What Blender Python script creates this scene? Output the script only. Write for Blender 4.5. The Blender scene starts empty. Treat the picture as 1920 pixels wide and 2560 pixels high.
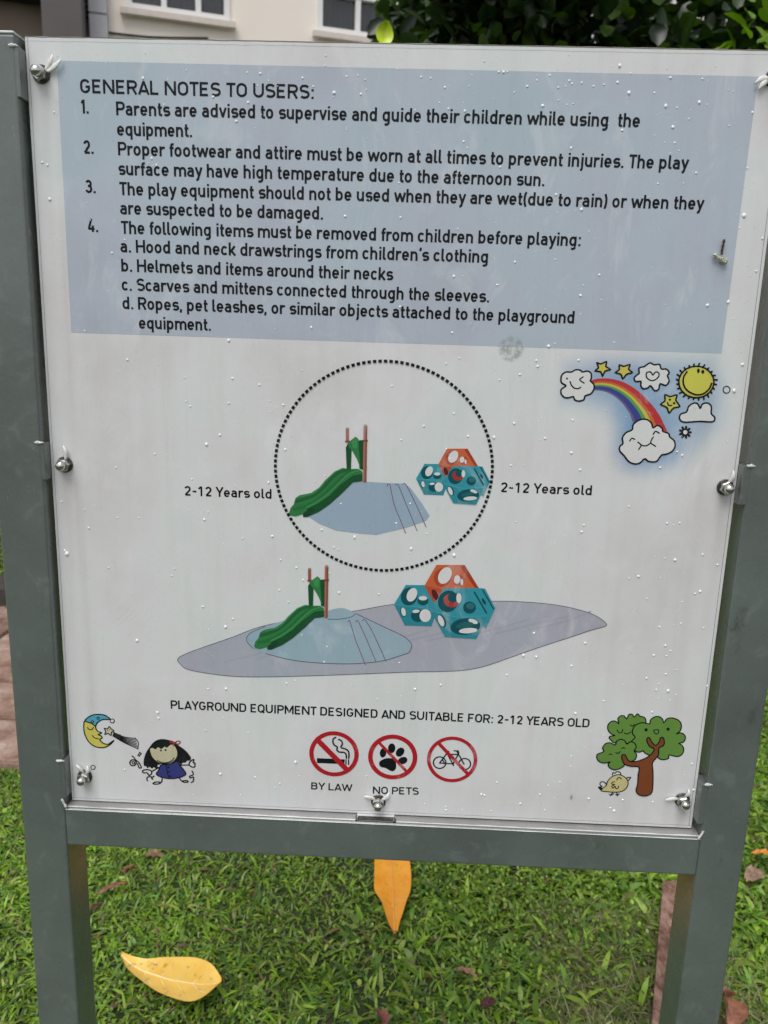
import bpy, bmesh, math, random
import numpy as np
from mathutils import Vector, Matrix
from mathutils.geometry import tessellate_polygon
from mathutils.noise import noise as pnoise

S = bpy.context.scene
COL = S.collection
random.seed(7)
rng = np.random.default_rng(7)

# ------------------------------------------------------------------ camera
# world: metres, ground at z = 0, front face of the notice board in the plane y = 0,
# its lower left corner at (0, 0, BZ); the viewer stands at negative y.
BZ = 0.90
F_PX = 1923.0
CAM = Vector((0.4185, -0.8874, 0.5936 + BZ))
ROT = Matrix(((0.998988, -0.036796, 0.025878), (0.033141, 0.212994, -0.976491), (0.030419, 0.97636, 0.213998)))
cam_data = bpy.data.cameras.new('camera')
cam = bpy.data.objects.new('camera', cam_data)
COL.objects.link(cam)
cam.matrix_world = Matrix.Translation(CAM) @ ROT.to_4x4()
cam_data.sensor_fit = 'VERTICAL'
cam_data.sensor_height = 36.0
cam_data.lens = F_PX / 2560 * 36.0
cam_data.clip_start = 0.02
cam_data.clip_end = 400
cam_data.dof.use_dof = True
cam_data.dof.focus_distance = 0.93
cam_data.dof.aperture_fstop = 8.0
S.camera = cam
S.render.resolution_x, S.render.resolution_y = 768, 1024

# ------------------------------------------------------------------ light: bright overcast day
SUN_EL, SUN_AZ = math.radians(60), math.radians(200)
w = bpy.data.worlds.new('World'); S.world = w; w.use_nodes = True
nt = w.node_tree; nt.nodes.clear()
sky = nt.nodes.new('ShaderNodeTexSky'); sky.sky_type = 'NISHITA'; sky.sun_disc = False
sky.sun_elevation = SUN_EL; sky.sun_rotation = SUN_AZ
sky.air_density = 1.0; sky.dust_density = 2.5; sky.ozone_density = 1.0
hs = nt.nodes.new('ShaderNodeHueSaturation'); hs.inputs['Saturation'].default_value = 0.26
bgn = nt.nodes.new('ShaderNodeBackground'); bgn.inputs['Strength'].default_value = 0.13
wo = nt.nodes.new('ShaderNodeOutputWorld')
nt.links.new(sky.outputs[0], hs.inputs['Color']); nt.links.new(hs.outputs[0], bgn.inputs['Color'])
nt.links.new(bgn.outputs[0], wo.inputs['Surface'])
sun_d = bpy.data.lights.new('sun', 'SUN'); sun_d.energy = 1.2; sun_d.angle = math.radians(35); sun_d.color = (1.0, 0.985, 0.965)
sun = bpy.data.objects.new('sun', sun_d); COL.objects.link(sun)
sd = Vector((math.sin(SUN_AZ) * math.cos(SUN_EL), math.cos(SUN_AZ) * math.cos(SUN_EL), math.sin(SUN_EL)))
sun.rotation_euler = sd.to_track_quat('Z', 'Y').to_euler()
S.view_settings.view_transform = 'Standard'; S.view_settings.look = 'None'
S.view_settings.exposure = 0.24; S.view_settings.gamma = 1.0
S.view_settings.use_curve_mapping = False

# ------------------------------------------------------------------ measuring helpers
def ray(x, y): return ROT @ Vector(((x - 960) / F_PX, -(y - 1280) / F_PX, -1.0))
def at_z(x, y, z):
    d = ray(x, y); t = (z - CAM.z) / d.z; return CAM + d * t
def at_y(x, y, yy=0.0):
    d = ray(x, y); t = (yy - CAM.y) / d.y; return CAM + d * t
def bd(x, y):                         # survey photo measure -> board metres (u right, v up)
    p = at_y(x, y); return (p.x, p.z)

# ------------------------------------------------------------------ object helpers
def tag(o, label=None, cat=None, group=None, kind=None):
    if label: o['label'] = label
    if cat: o['category'] = cat
    if group: o['group'] = group
    if kind: o['kind'] = kind
    return o
def empty(name, loc=(0, 0, 0), rz=0, parent=None):
    o = bpy.data.objects.new(name, None); COL.objects.link(o); o.empty_display_size = .05
    o.location = loc; o.rotation_euler = (0, 0, rz)
    if parent: o.parent = parent
    return o
def link(name, me, mats, parent=None, smooth=False):
    for m in (mats if isinstance(mats, (list, tuple)) else [mats]): me.materials.append(m)
    if smooth: me.polygons.foreach_set('use_smooth', [True] * len(me.polygons))
    o = bpy.data.objects.new(name, me); COL.objects.link(o)
    if parent: o.parent = parent
    return o
def from_bm(name, bm, mats, parent=None, smooth=False):
    me = bpy.data.meshes.new(name); bm.to_mesh(me); bm.free()
    return link(name, me, mats, parent, smooth)
def bm_box(bm, x0, x1, y0, y1, z0, z1, bevel=0, seg=2):
    r = bmesh.ops.create_cube(bm, size=1)
    vs = r['verts']
    for v in vs:
        v.co = Vector((x0 + (v.co.x + .5) * (x1 - x0), y0 + (v.co.y + .5) * (y1 - y0), z0 + (v.co.z + .5) * (z1 - z0)))
    if bevel:
        es = list({e for v in vs for e in v.link_edges})
        bmesh.ops.bevel(bm, geom=es, offset=bevel, segments=seg, affect='EDGES', profile=.5)
def box(name, x0, x1, y0, y1, z0, z1, mat, parent=None, bevel=0, seg=2):
    bm = bmesh.new(); bm_box(bm, x0, x1, y0, y1, z0, z1, bevel, seg)
    return from_bm(name, bm, mat, parent, smooth=False)
def raw_mesh(name, verts, faces, mats, parent=None, smooth=False, colors=None):
    me = bpy.data.meshes.new(name)
    me.from_pydata([tuple(v) for v in verts], [], faces)
    if colors is not None:
        a = me.color_attributes.new('tint', 'FLOAT_COLOR', 'POINT')
        a.data.foreach_set('color', np.asarray(colors, dtype=np.float32).ravel())
    return link(name, me, mats, parent, smooth)

# ------------------------------------------------------------------ material helpers
def newmat(name):
    m = bpy.data.materials.new(name); m.use_nodes = True
    nt = m.node_tree; b = nt.nodes['Principled BSDF']
    return m, nt, b
def N(nt, t, **k):
    n = nt.nodes.new(t)
    for a, v in k.items(): setattr(n, a, v)
    return n
def noise_node(nt, scale, detail=4, rough=.55, coord='Object', stretch=None, distort=0):
    tc = N(nt, 'ShaderNodeTexCoord'); no = N(nt, 'ShaderNodeTexNoise')
    no.inputs['Scale'].default_value = scale; no.inputs['Detail'].default_value = detail
    no.inputs['Roughness'].default_value = rough; no.inputs['Distortion'].default_value = distort
    if stretch:
        mp = N(nt, 'ShaderNodeMapping'); mp.inputs['Scale'].default_value = stretch
        nt.links.new(tc.outputs[coord], mp.inputs[0]); nt.links.new(mp.outputs[0], no.inputs['Vector'])
    else: nt.links.new(tc.outputs[coord], no.inputs['Vector'])
    return no
def ramp(nt, src, stops):
    r = N(nt, 'ShaderNodeValToRGB'); e = r.color_ramp.elements
    while len(e) < len(stops): e.new(.5)
    for i, (p, c) in enumerate(stops):
        e[i].position = p; e[i].color = c if len(c) == 4 else (*c, 1)
    nt.links.new(src, r.inputs[0]); return r
def mix(nt, fac, a, b, mode='MIX'):
    n = N(nt, 'ShaderNodeMix', data_type='RGBA', blend_type=mode)
    def s(sock, v):
        if isinstance(v, (int, float)): sock.default_value = v
        elif isinstance(v, tuple): sock.default_value = (*v, 1) if len(v) == 3 else v
        else: nt.links.new(v, sock)
    s(n.inputs[0], fac); s(n.inputs[6], a); s(n.inputs[7], b)
    return n.outputs[2]
def bump(nt, b, h, strength, dist):
    n = N(nt, 'ShaderNodeBump'); n.inputs['Strength'].default_value = strength; n.inputs['Distance'].default_value = dist
    nt.links.new(h, n.inputs['Height']); nt.links.new(n.outputs[0], b.inputs['Normal'])
def simple(name, col, rough=.5, metal=0, scale=30, var=.15, bmp=0.0, dist=.001, spec=.5):
    m, nt, b = newmat(name)
    no = noise_node(nt, scale)
    lo = tuple(c * (1 - var) for c in col); hi = tuple(min(1, c * (1 + var)) for c in col)
    r = ramp(nt, no.outputs[0], [(.3, lo), (.7, hi)])
    nt.links.new(r.outputs[0], b.inputs['Base Color'])
    b.inputs['Roughness'].default_value = rough; b.inputs['Metallic'].default_value = metal
    b.inputs['Specular IOR Level'].default_value = spec
    if bmp: bump(nt, b, no.outputs[0], bmp, dist)
    return m

# printed surface of the board: every ink shares the same worn, rain-marked gloss
SPOT = bd(1278, 872)
_pm = {}
def ink(col, use_tint=False):
    key = (tuple(round(c, 4) for c in col), use_tint)
    if key in _pm: return _pm[key]
    m, nt, b = newmat('printed_ink')
    tc = N(nt, 'ShaderNodeTexCoord')
    if use_tint:
        at = N(nt, 'ShaderNodeAttribute', attribute_name='tint')
        base = at.outputs['Color']
    else:
        rgb = N(nt, 'ShaderNodeRGB'); rgb.outputs[0].default_value = (*col, 1); base = rgb.outputs[0]
    # broad grime clouds, warm and green
    n1 = noise_node(nt, 5.0, 5, .6)
    r1 = ramp(nt, n1.outputs[0], [(.30, (.88, .85, .855)), (.46, (.97, .95, .965)), (.54, (.97, .99, .985)), (.70, (.88, .95, .945))])
    c = mix(nt, 1.0, base, r1.outputs[0], 'MULTIPLY')
    # vertical run-off streaks
    n2 = noise_node(nt, 9.0, 6, .65, stretch=(6, 1, .35), distort=.4)
    r2 = ramp(nt, n2.outputs[0], [(.33, (.90, .88, .865)), (.52, (1, 1, 1))])
    c = mix(nt, .32, c, r2.outputs[0], 'MULTIPLY')
    # fine specks
    n3 = noise_node(nt, 420.0, 2, .5)
    r3 = ramp(nt, n3.outputs[0], [(.24, (.55, .52, .48)), (.33, (1, 1, 1))])
    c = mix(nt, .6, c, r3.outputs[0], 'MULTIPLY')
    # pale wiped-on film
    n4 = noise_node(nt, 11.0, 7, .7, stretch=(1, 1, .6), distort=1.6)
    r4 = ramp(nt, n4.outputs[0], [(.54, (0, 0, 0)), (.72, (1, 1, 1))])
    f4 = N(nt, 'ShaderNodeMath', operation='MULTIPLY'); f4.inputs[1].default_value = .34 if max(col) > .3 else .025
    nt.links.new(r4.outputs[0], f4.inputs[0])
    c = mix(nt, f4.outputs[0], c, (.84, .83, .84))
    # the grey blistered spot under the header
    sp = N(nt, 'ShaderNodeVectorMath', operation='DISTANCE'); sp.inputs[1].default_value = (SPOT[0], 0, SPOT[1])
    nt.links.new(tc.outputs['Object'], sp.inputs[0])
    rs = ramp(nt, sp.outputs['Value'], [(.0128, (1, 1, 1)), (.0138, (0, 0, 0))])
    n5 = noise_node(nt, 160.0, 3, .6)
    r5 = ramp(nt, n5.outputs[0], [(.42, (1, 1, 1)), (.58, (.2, .2, .2))])
    f5 = N(nt, 'ShaderNodeMath', operation='MULTIPLY'); nt.links.new(rs.outputs[0], f5.inputs[0]); nt.links.new(r5.outputs[0], f5.inputs[1])
    f6 = N(nt, 'ShaderNodeMath', operation='MULTIPLY'); f6.inputs[1].default_value = .75; nt.links.new(f5.outputs[0], f6.inputs[0])
    c = mix(nt, f6.outputs[0], c, (.30, .31, .30))
    nt.links.new(c, b.inputs['Base Color'])
    rr = ramp(nt, n4.outputs[0], [(.3, (.22, .22, .22)), (.75, (.42, .42, .42))])
    nt.links.new(rr.outputs[0], b.inputs['Roughness'])
    b.inputs['Specular IOR Level'].default_value = .5 if max(col) > .3 else .16
    bump(nt, b, n1.outputs[0], .05, .01)
    _pm[key] = m
    return m
BLACK = (.010, .011, .013)
BOARD_WHITE = (.72, .726, .72)
HEADER_BLUE = (.455, .51, .58)

# enamel on the steel: brushed on by hand, runs and pits
def paint(name, col):
    m, nt, b = newmat(name)
    n1 = noise_node(nt, 7, 5, .6); n2 = noise_node(nt, 190, 4, .6, stretch=(1, 1, .35)); n3 = noise_node(nt, 30, 5, .65, distort=.6)
    r = ramp(nt, n1.outputs[0], [(.3, tuple(c * .82 for c in col)), (.7, tuple(c * 1.15 for c in col))])
    n4 = noise_node(nt, 260, 2, .5)
    r4 = ramp(nt, n4.outputs[0], [(.22, (.55, .55, .55)), (.27, (1, 1, 1))])
    c = mix(nt, .8, r.outputs[0], r4.outputs[0], 'MULTIPLY')
    r5 = ramp(nt, n3.outputs[0], [(.56, (0, 0, 0)), (.74, (.5, .5, .5))])
    c = mix(nt, r5.outputs[0], c, tuple(min(.8, q * 1.5 + .03) for q in col))
    n6 = noise_node(nt, 90, 6, .75, stretch=(1, 1, .25), distort=1.2)
    r6 = ramp(nt, n6.outputs[0], [(.665, (0, 0, 0)), (.70, (1, 1, 1))])
    c = mix(nt, r6.outputs[0], c, (.27, .27, .25))
    n7 = noise_node(nt, 16, 6, .7, stretch=(1, 1, .6)); r7 = ramp(nt, n7.outputs[0], [(.27, (.42, .36, .30)), (.38, (1, 1, 1))])
    c = mix(nt, .7, c, r7.outputs[0], 'MULTIPLY')
    nt.links.new(c, b.inputs['Base Color'])
    rr = ramp(nt, n3.outputs[0], [(.3, (.22, .22, .22)), (.75, (.42, .42, .42))])
    nt.links.new(rr.outputs[0], b.inputs['Roughness'])
    h = mix(nt, .35, n3.outputs[0], n2.outputs[0])
    bump(nt, b, h, .42, .002)
    b.inputs['Coat Weight'].default_value = .6; b.inputs['Coat Roughness'].default_value = .2
    return m
M_POST = paint('green_grey_enamel', (.112, .132, .122))
M_LEDGE = paint('sky_sheen_enamel', (.62, .62, .61))  # enamel with the sky's reflection painted into its pale colour
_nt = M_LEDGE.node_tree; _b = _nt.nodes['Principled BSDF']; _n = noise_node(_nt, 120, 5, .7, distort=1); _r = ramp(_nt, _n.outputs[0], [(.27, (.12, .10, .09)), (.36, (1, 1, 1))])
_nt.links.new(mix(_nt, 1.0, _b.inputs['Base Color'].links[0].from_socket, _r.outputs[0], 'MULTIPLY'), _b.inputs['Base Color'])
M_LEDGE2 = paint('dim_sky_sheen_enamel', (.27, .265, .26))  # weaker painted sky reflection, for the rear of the ledge
M_STEEL, nt_, b_ = newmat('stainless_steel')
b_.inputs['Metallic'].default_value = 1; b_.inputs['Base Color'].default_value = (.62, .61, .58, 1); b_.inputs['Roughness'].default_value = .22
n_ = noise_node(nt_, 400, 3); bump(nt_, b_, n_.outputs[0], .25, .0006)
M_DARKSTEEL = simple('weathered_steel', (.10, .095, .085), .4, .7, 200, .4)
M_WING = simple('glossy_white', (.82, .81, .79), .25, 0, 60, .05)
M_EDGE = simple('clear_sheet_edge', (.42, .43, .41), .2, 0, 90, .2)
M_GAP = simple('gap_dark', (.17, .15, .13), .7, 0, 250, .6)

# ------------------------------------------------------------------ printing: strokes and fills lying on the board
def smooth_pts(pts, closed=False, n=6):
    P = [np.array(p, float) for p in pts]; m = len(P); out = []
    rngi = range(m) if closed else range(m - 1)
    for i in rngi:
        p0 = P[(i - 1) % m] if (closed or i > 0) else P[0]
        p1 = P[i]; p2 = P[(i + 1) % m]
        p3 = P[(i + 2) % m] if (closed or i < m - 2) else P[m - 1]
        for k in range(n):
            t = k / n
            out.append(.5 * ((2 * p1) + (-p0 + p2) * t + (2 * p0 - 5 * p1 + 4 * p2 - p3) * t * t + (-p0 + 3 * p1 - 3 * p2 + p3) * t ** 3))
    if not closed: out.append(P[-1])
    return out
def split_sharp(pts, ext=0.0):
    # a pen turning sharply makes two strokes
    P = [np.array(p, float) for p in pts]; out = [[P[0]]]
    for i in range(1, len(P)):
        out[-1].append(P[i])
        if i < len(P) - 1:
            a = P[i] - P[i - 1]; b = P[i + 1] - P[i]; la, lb = np.hypot(*a), np.hypot(*b)
            if la > 1e-9 and lb > 1e-9 and (a @ b) / la / lb < -.05:
                if ext: out[-1][-1] = P[i] + a / la * ext; out.append([P[i] - b / lb * ext])
                else: out.append([P[i]])
    return out
def ribbon(pts, wd, closed=False, cap=False):
    P = np.array(pts, float); keep = [0]
    for i in range(1, len(P)):
        if np.hypot(*(P[i] - P[keep[-1]])) > 1e-6: keep.append(i)
    P = P[keep]
    if closed and np.hypot(*(P[0] - P[-1])) < 1e-6: P = P[:-1]
    m = len(P)
    if m < 2: return [], []
    h = wd / 2
    d = np.roll(P, -1, 0) - P; L = np.hypot(d[:, 0], d[:, 1]); L[L < 1e-9] = 1; d = d / L[:, None]
    L_, R_ = [], []
    for i in range(m):
        if closed: a, b = d[i - 1], d[i]
        else: a, b = d[max(i - 1, 0)], d[min(i, m - 2)]
        if not closed and i == 0: a = b
        if not closed and i == m - 1: b = a
        na = np.array((-a[1], a[0])); nb = np.array((-b[1], b[0])); s = na + nb; l = np.hypot(*s)
        if l < .3: s = na; k = 1
        else: s = s / l; k = min(1 / max(s @ na, .2), 1.55)
        L_.append(P[i] + s * h * k); R_.append(P[i] - s * h * k)
    V = []; Fc = []
    for a, b in zip(L_, R_): V += [a, b]
    for i in range(m if closed else m - 1):
        j = (i + 1) % m; Fc.append((2 * i, 2 * i + 1, 2 * j + 1, 2 * j))
    if cap and not closed:
        for i, sg in ((0, -1), (m - 1, 1)):
            dd = (d[0] if i == 0 else d[m - 2]) * sg; ang = math.atan2(dd[1], dd[0]); base = len(V)
            q = [P[i] + h * np.array((math.cos(ang + t), math.sin(ang + t))) for t in np.linspace(-math.pi / 2, math.pi / 2, 6)]
            V += q; Fc.append(tuple(range(base, base + 6)))
    return V, Fc
class Print:
    """flat ink on the board; each colour laid a hair above the one before"""
    def __init__(s, lift): s.V = []; s.F = []; s.M = []; s.mats = []; s.lift = lift; s.k = 0
    def slot(s, col):
        m = ink(col)
        if m not in s.mats: s.mats.append(m)
        return s.mats.index(m)
    def add(s, V, Fc, col, y=None):
        if not V: return
        b = len(s.V); yy = -(s.lift + s.k * 1.2e-5) if y is None else y; s.k += 1
        s.V += [(float(v[0]), yy, float(v[1])) for v in V]
        mi = s.slot(col)
        for f in Fc: s.F.append(tuple(b + i for i in f)); s.M.append(mi)
    def fill(s, pts, col):
        tri = tessellate_polygon([[Vector((float(p[0]), float(p[1]), 0)) for p in pts]])
        s.add(list(pts), [tuple(t) for t in tri], col)
    def stroke(s, pts, wd, col=BLACK, closed=False, cap=True):
        for q in ([pts] if closed else split_sharp(pts)):
            V, Fc = ribbon(q, wd, closed, cap); s.add(V, Fc, col)
    def build(s, name, parent, label=None):
        me = bpy.data.meshes.new(name); me.from_pydata(s.V, [], s.F)
        me.polygons.foreach_set('material_index', s.M)
        o = link(name, me, s.mats, parent)
        if label: o['label'] = label
        return o
class Trace:
    """reads a drawing off an enlarged part of the survey photo, returns board metres"""
    def __init__(s, x0, y0, k): s.x0, s.y0, s.k = x0, y0, k
    def p(s, x, y): return bd(s.x0 + x / s.k, s.y0 + y / s.k)
    def __call__(s, pts): return [s.p(*q) for q in pts]
    def sm(s, pts, closed=False, n=6): return [s.p(*q) for q in smooth_pts(pts, closed, n)]
    def ell(s, cx, cy, rx, ry, rot=0, n=36):
        c, q = math.cos(math.radians(rot)), math.sin(math.radians(rot)); o = []
        for i in range(n):
            a = 2 * math.pi * i / n; x, y = rx * math.cos(a), ry * math.sin(a); o.append(s.p(cx + x * c - y * q, cy + x * q + y * c))
        return o
    def w(s, px):                                      # line width in board metres
        a, b, c = s.p(0, 0), s.p(100, 0), s.p(0, 100)
        return px / 100 * (math.dist(a, b) + math.dist(a, c)) / 2

# ------------------------------------------------------------------ lettering: engineering stroke letters, cap height 100
SW = 17.2; HH = SW / 2
def arc(cx, cy, rx, ry, a0, a1, n=9):
    return [(cx + rx * math.cos(math.radians(a)), cy + ry * math.sin(math.radians(a))) for a in np.linspace(a0, a1, n)]
X0, XH, CH = HH, 73 - HH, 100 - HH
def bowl(xl, xr, yb, yt, ry=None):     # closed rounded letter body
    rx = (xr - xl) / 2; ry = ry or min((yt - yb) / 2, rx * 1.12); cx = (xl + xr) / 2
    return arc(cx, yt - ry, rx, ry, 0, 90) + arc(cx, yt - ry, rx, ry, 90, 180)[1:] + arc(cx, yb + ry, rx, ry, 180, 270) + arc(cx, yb + ry, rx, ry, 270, 360)[1:]
G = {}
def g(ch, adv, *strokes): G[ch] = (adv / 7.12, strokes)       # stroke = (points, closed)
def O(*pts): return (list(pts), False)
def P_(pts): return (pts, False)
def C_(pts): return (pts, True)
l, r = 13.5, 59.5                       # left and right centre lines of lower-case bodies
g('o', 556, C_(bowl(l - 1, r - 1, X0, XH)))
g('a', 532, P_(arc(33, XH - 18, 22, 18, 150, 90, 5) + arc(33, XH - 18, 22, 18, 90, 0)[1:] + [(55, 0)]),
  P_([(55, 41)] + [(32, 41)] + arc(32, (41 + X0) / 2, 20, (41 - X0) / 2, 90, 270, 11)[1:] + arc(36, X0 + 16, 19, 16, 270, 350, 6)))
for ch, flip, ext in (('b', 0, 'u'), ('d', 1, 'u'), ('p', 0, 'd'), ('q', 1, 'd')):
    sx = l if not flip else r
    g(ch, 567, C_(bowl(l, r, X0, XH)), O((sx, 100 if ext == 'u' else 73), (sx, 0 if ext == 'u' else -27)))
g('c', 500, P_(arc(34, XH - 23, 22, 23, 35, 90, 6) + arc(34, XH - 23, 22, 23, 90, 180)[1:] + arc(34, X0 + 23, 22, 23, 180, 270) + arc(34, X0 + 23, 22, 23, 270, 325, 6)[1:]))
g('e', 552, P_([(l, 36), (58, 36)] + arc(35.5, XH - 23, 22.5, 23, 0, 90) + arc(35.5, XH - 23, 22, 23, 90, 180)[1:] + arc(35.5, X0 + 23, 22, 23, 180, 270) + arc(35.5, X0 + 23, 22, 23, 270, 325, 6)[1:]))
g('f', 320, P_([(20, 0), (20, 80)] + arc(34, 80, 14, 100 - HH - 80, 180, 90, 6) + [(43, CH)]), O((4, XH - 1), (41, XH - 1)))
g('g', 567, C_(bowl(l, r, X0, XH)), P_([(r, 73), (r, -4)] + arc(r - 20, -4, 20, 17, 0, -90, 7)[1:] + arc(r - 22, -4, 22, 17, -90, -125, 4)))
def arch(x0, x1, yb=0): rx = (x1 - x0) / 2; return [(x1, yb)] + arc((x0 + x1) / 2, XH - 22, rx, 22, 0, 90) + arc((x0 + x1) / 2, XH - 22, rx, 22, 90, 165, 6)[1:]
g('h', 560, O((l, 0), (l, 100)), P_(arch(l, r)))
g('n', 560, O((l, 0), (l, 73)), P_(arch(l, r)))
g('m', 862, O((l, 0), (l, 73)), P_(arch(l, 60)), P_(arch(60, 106)))
g('r', 400, O((l, 0), (l, 73)), P_([(53, XH - 3)] + arc(38, XH - 24, 22, 24, 78, 165, 8)))
g('u', 560, O((r, 73), (r, 0)), P_([(l, 73)] + arc((l + r) / 2, X0 + 22, (r - l) / 2, 22, 180, 270) + arc((l + r) / 2, X0 + 22, (r - l) / 2, 22, 270, 345, 6)[1:]))
g('i', 255, O((l + 4, 0), (l + 4, 73)), O((l + 4, 85), (l + 4, 100)))
g('j', 264, P_([(l + 5, 73), (l + 5, -8)] + arc(l - 5, -8, 10, 12.5, 0, -90, 5)[1:] + [(3, -20.5)]), O((l + 5, 85), (l + 5, 100)))
g('k', 515, O((l, 0), (l, 100)), O((60, 73), (l + 4, 24)), O((28, 38), (64, 0)))
g('l', 290, P_([(l, 100), (l, 18)] + arc(l + 12, 18, 12, 18 - HH, 180, 270, 6) + [(34, X0)]))
g('s', 500, P_([(60, XH - 7)] + arc(38, XH - 14, 24, 14, 60, 90, 4) + arc(36, XH - 16, 22, 16, 90, 230, 10) + [(33, 38), (42, 35)] + arc(38, X0 + 15, 22, 15, 55, -90, 10) + arc(36, X0 + 15, 27, 15, -90, -140, 5)))
g('t', 340, P_([(20, 93), (20, 18)] + arc(32, 18, 12, 18 - HH, 180, 270, 6) + [(43, X0)]), O((5, XH - 1), (42, XH - 1)))
g('v', 488, O((8, 73), (34, 5), (60, 73)))
g('w', 762, O((8, 73), (30, 5), (53.5, 66), (77, 5), (99, 73)))
g('x', 488, O((8, 73), (60, 0)), O((60, 73), (8, 0)))
g('y', 488, P_([(60, 73), (30, -6)] + arc(16, -6, 14, 14, -15, -90, 6) + [(11, -20.5)]), O((8, 73), (36, 8)))
g('A', 614, O((7, 0), (43, 94), (79, 0)), O((19, 25), (67, 25)))
g('B', 640, C_([(l, X0), (l, CH)] + [(46, CH)] + arc(49, (CH + 53) / 2, 20, (CH - 53) / 2, 90, -90, 12) + [(48, 53)] + arc(52, (53 + X0) / 2, 22, (53 - X0) / 2, 90, -90, 12)), O((l, 53), (50, 53)))
def ring_(x0, x1, a, b): rx = (x1 - x0) / 2; cx = (x0 + x1) / 2; return arc(cx, CH - 27, rx, 27, a, 90, 7) + arc(cx, CH - 27, rx, 27, 90, 180)[1:] + arc(cx, X0 + 27, rx, 27, 180, 270) + arc(cx, X0 + 27, rx, 27, 270, b, 7)[1:]
g('C', 622, P_(ring_(13.5, 71, 25, 335)))
g('D', 660, C_([(l, X0), (l, CH), (44, CH)] + arc(46, CH - 26, 28, 26, 90, 0) + arc(46, X0 + 26, 28, 26, 0, -90)))
g('E', 590, P_([(68, CH), (l, CH), (l, X0), (68, X0)]), O((l, 51), (61, 51)))
g('F', 570, P_([(68, CH), (l, CH), (l, 0)]), O((l, 49), (61, 49)))
g('G', 650, P_(ring_(13.5, 72, 25, 360) + [(72, 46), (46, 46)]))
g('H', 687, O((l, 0), (l, 100)), O((80, 0), (80, 100)), O((l, 51), (80, 51)))
g('I', 290, O((20, 0), (20, 100)))
g('L', 540, P_([(l, 100), (l, X0), (68, X0)]))
g('M', 812, O((l, 0), (l, 100)), O((98, 0), (98, 100)), O((l + 1, 95), (56, 22), (97, 95)))
g('N', 705, O((l, 0), (l, 100)), O((83, 0), (83, 100)), O((l + 1, 96), (82, 4)))
g('O', 650, C_(bowl(13.5, 76, X0, CH, 29)))
g('P', 606, P_([(l, 0), (l, CH), (48, CH)] + arc(49, (CH + 45) / 2, 24, (CH - 45) / 2, 90, -90, 12) + [(l, 45)]))
g('Q', 650, C_(bowl(13.5, 76, X0, CH, 29)), O((50, 28), (78, 0)))
g('R', 634, P_([(l, 0), (l, CH), (50, CH)] + arc(50, (CH + 47) / 2, 24, (CH - 47) / 2, 90, -90, 12) + [(l, 47)]), O((46, 47), (75, 0)))
g('S', 606, P_([(70, CH - 10)] + arc(43, CH - 18, 28, 18, 55, 90, 5) + arc(40, CH - 21, 26, 21, 90, 225, 11) + [(38, 54), (50, 50)] + arc(45, X0 + 22, 28, 22, 50, -90, 11) + arc(42, X0 + 22, 32, 22, -90, -140, 6)))
g('T', 532, O((38, 0), (38, 100)), O((4, CH), (72, CH)))
g('U', 652, P_([(l, 100)] + arc(45.5, X0 + 30, 32, 30, 180, 270, 12) + arc(45.5, X0 + 30, 32, 30, 270, 360, 12)[1:] + [(77.5, 100)]))
g('V', 574, O((7, 100), (40, 5), (73, 100)))
g('W', 912, O((7, 100), (35, 5), (63, 92), (91, 5), (119, 100)))
g('Y', 567, O((6, 100), (40, 44), (74, 100)), O((40, 48), (40, 0)))
g('1', 560, P_([(14, 74), (40, 97)]), O((42, 0), (42, 100)))
g('2', 560, P_(arc(37, CH - 23, 24, 23, 165, 90, 7) + arc(37, CH - 23, 24, 23, 90, -35, 9)[1:] + [(14, X0 + 1)]), O((12, X0), (66, X0)))
g('3', 560, P_(arc(37, CH - 20, 22, 20, 155, -75, 14) + [(32, 54)]), P_([(32, 54)] + arc(37, X0 + 24, 25, 24, 75, -160, 15)))
g('4', 560, P_([(40, 100), (13, 24), (70, 24)]), O((52, 50), (52, 0)))
g('.', 240, O((16, 0), (16, 16)))
g(',', 240, O((18, 14), (11, -14)))
g(':', 260, O((18, 0), (18, 16)), O((18, 53), (18, 69)))
g('-', 430, O((10, 46), (50, 46)))
g('(', 300, P_(arc(46, 45, 32, 66, 125, 235, 12)))
g(')', 300, P_(arc(-6, 45, 32, 66, 55, -55, 12)))
g("'", 200, O((18, 102), (13, 76)))
g(' ', 250)
def set_line(text, start, end, cap, parent, lift=.00035, name='text_line', sw=SW, tallscale=1.0):
    """start / end: ink extremes on the base line, board metres; cap: capital height in metres"""
    x = 0; items = []
    for ch in text:
        adv, st = G[ch]; items.append((x, st)); x += adv
    xs = [px + q[0] for px, st in items for s_ in st for q in s_[0]]
    lo, hi = min(xs), max(xs)
    if isinstance(cap, tuple): cap = cap[1] - start[1]      # given as the point at the top of the first capital
    k = cap / 100.0; h = sw / 2
    sx, sy = start; ex, ey = end
    Lm = math.hypot(ex - sx, ey - sy); ux, uy = (ex - sx) / Lm, (ey - sy) / Lm
    kx = (Lm - 2 * h * k) / (hi - lo)
    P = Print(lift)
    V = []; Fc = []
    for gi, (px, st) in enumerate(items):
        for si, (pts, closed) in enumerate(st):
            q = [((px + a - lo) * kx + h * k, b * k * tallscale) for a, b in pts]
            for qi, q in enumerate([q] if closed else split_sharp(q, sw * k * .12)):
                rv, rf = ribbon(q, sw * k, closed)
                y = -(lift + si * 1.5e-5 + qi * 4e-6)
                b = len(P.V)
                for vx, vy in rv: P.V.append((sx + vx * ux - vy * uy, y, sy + vx * uy + vy * ux))
                mi = P.slot(BLACK)
                for f in rf: P.F.append(tuple(b + i for i in f)); P.M.append(mi)
    return P.build(name, parent)

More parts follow.
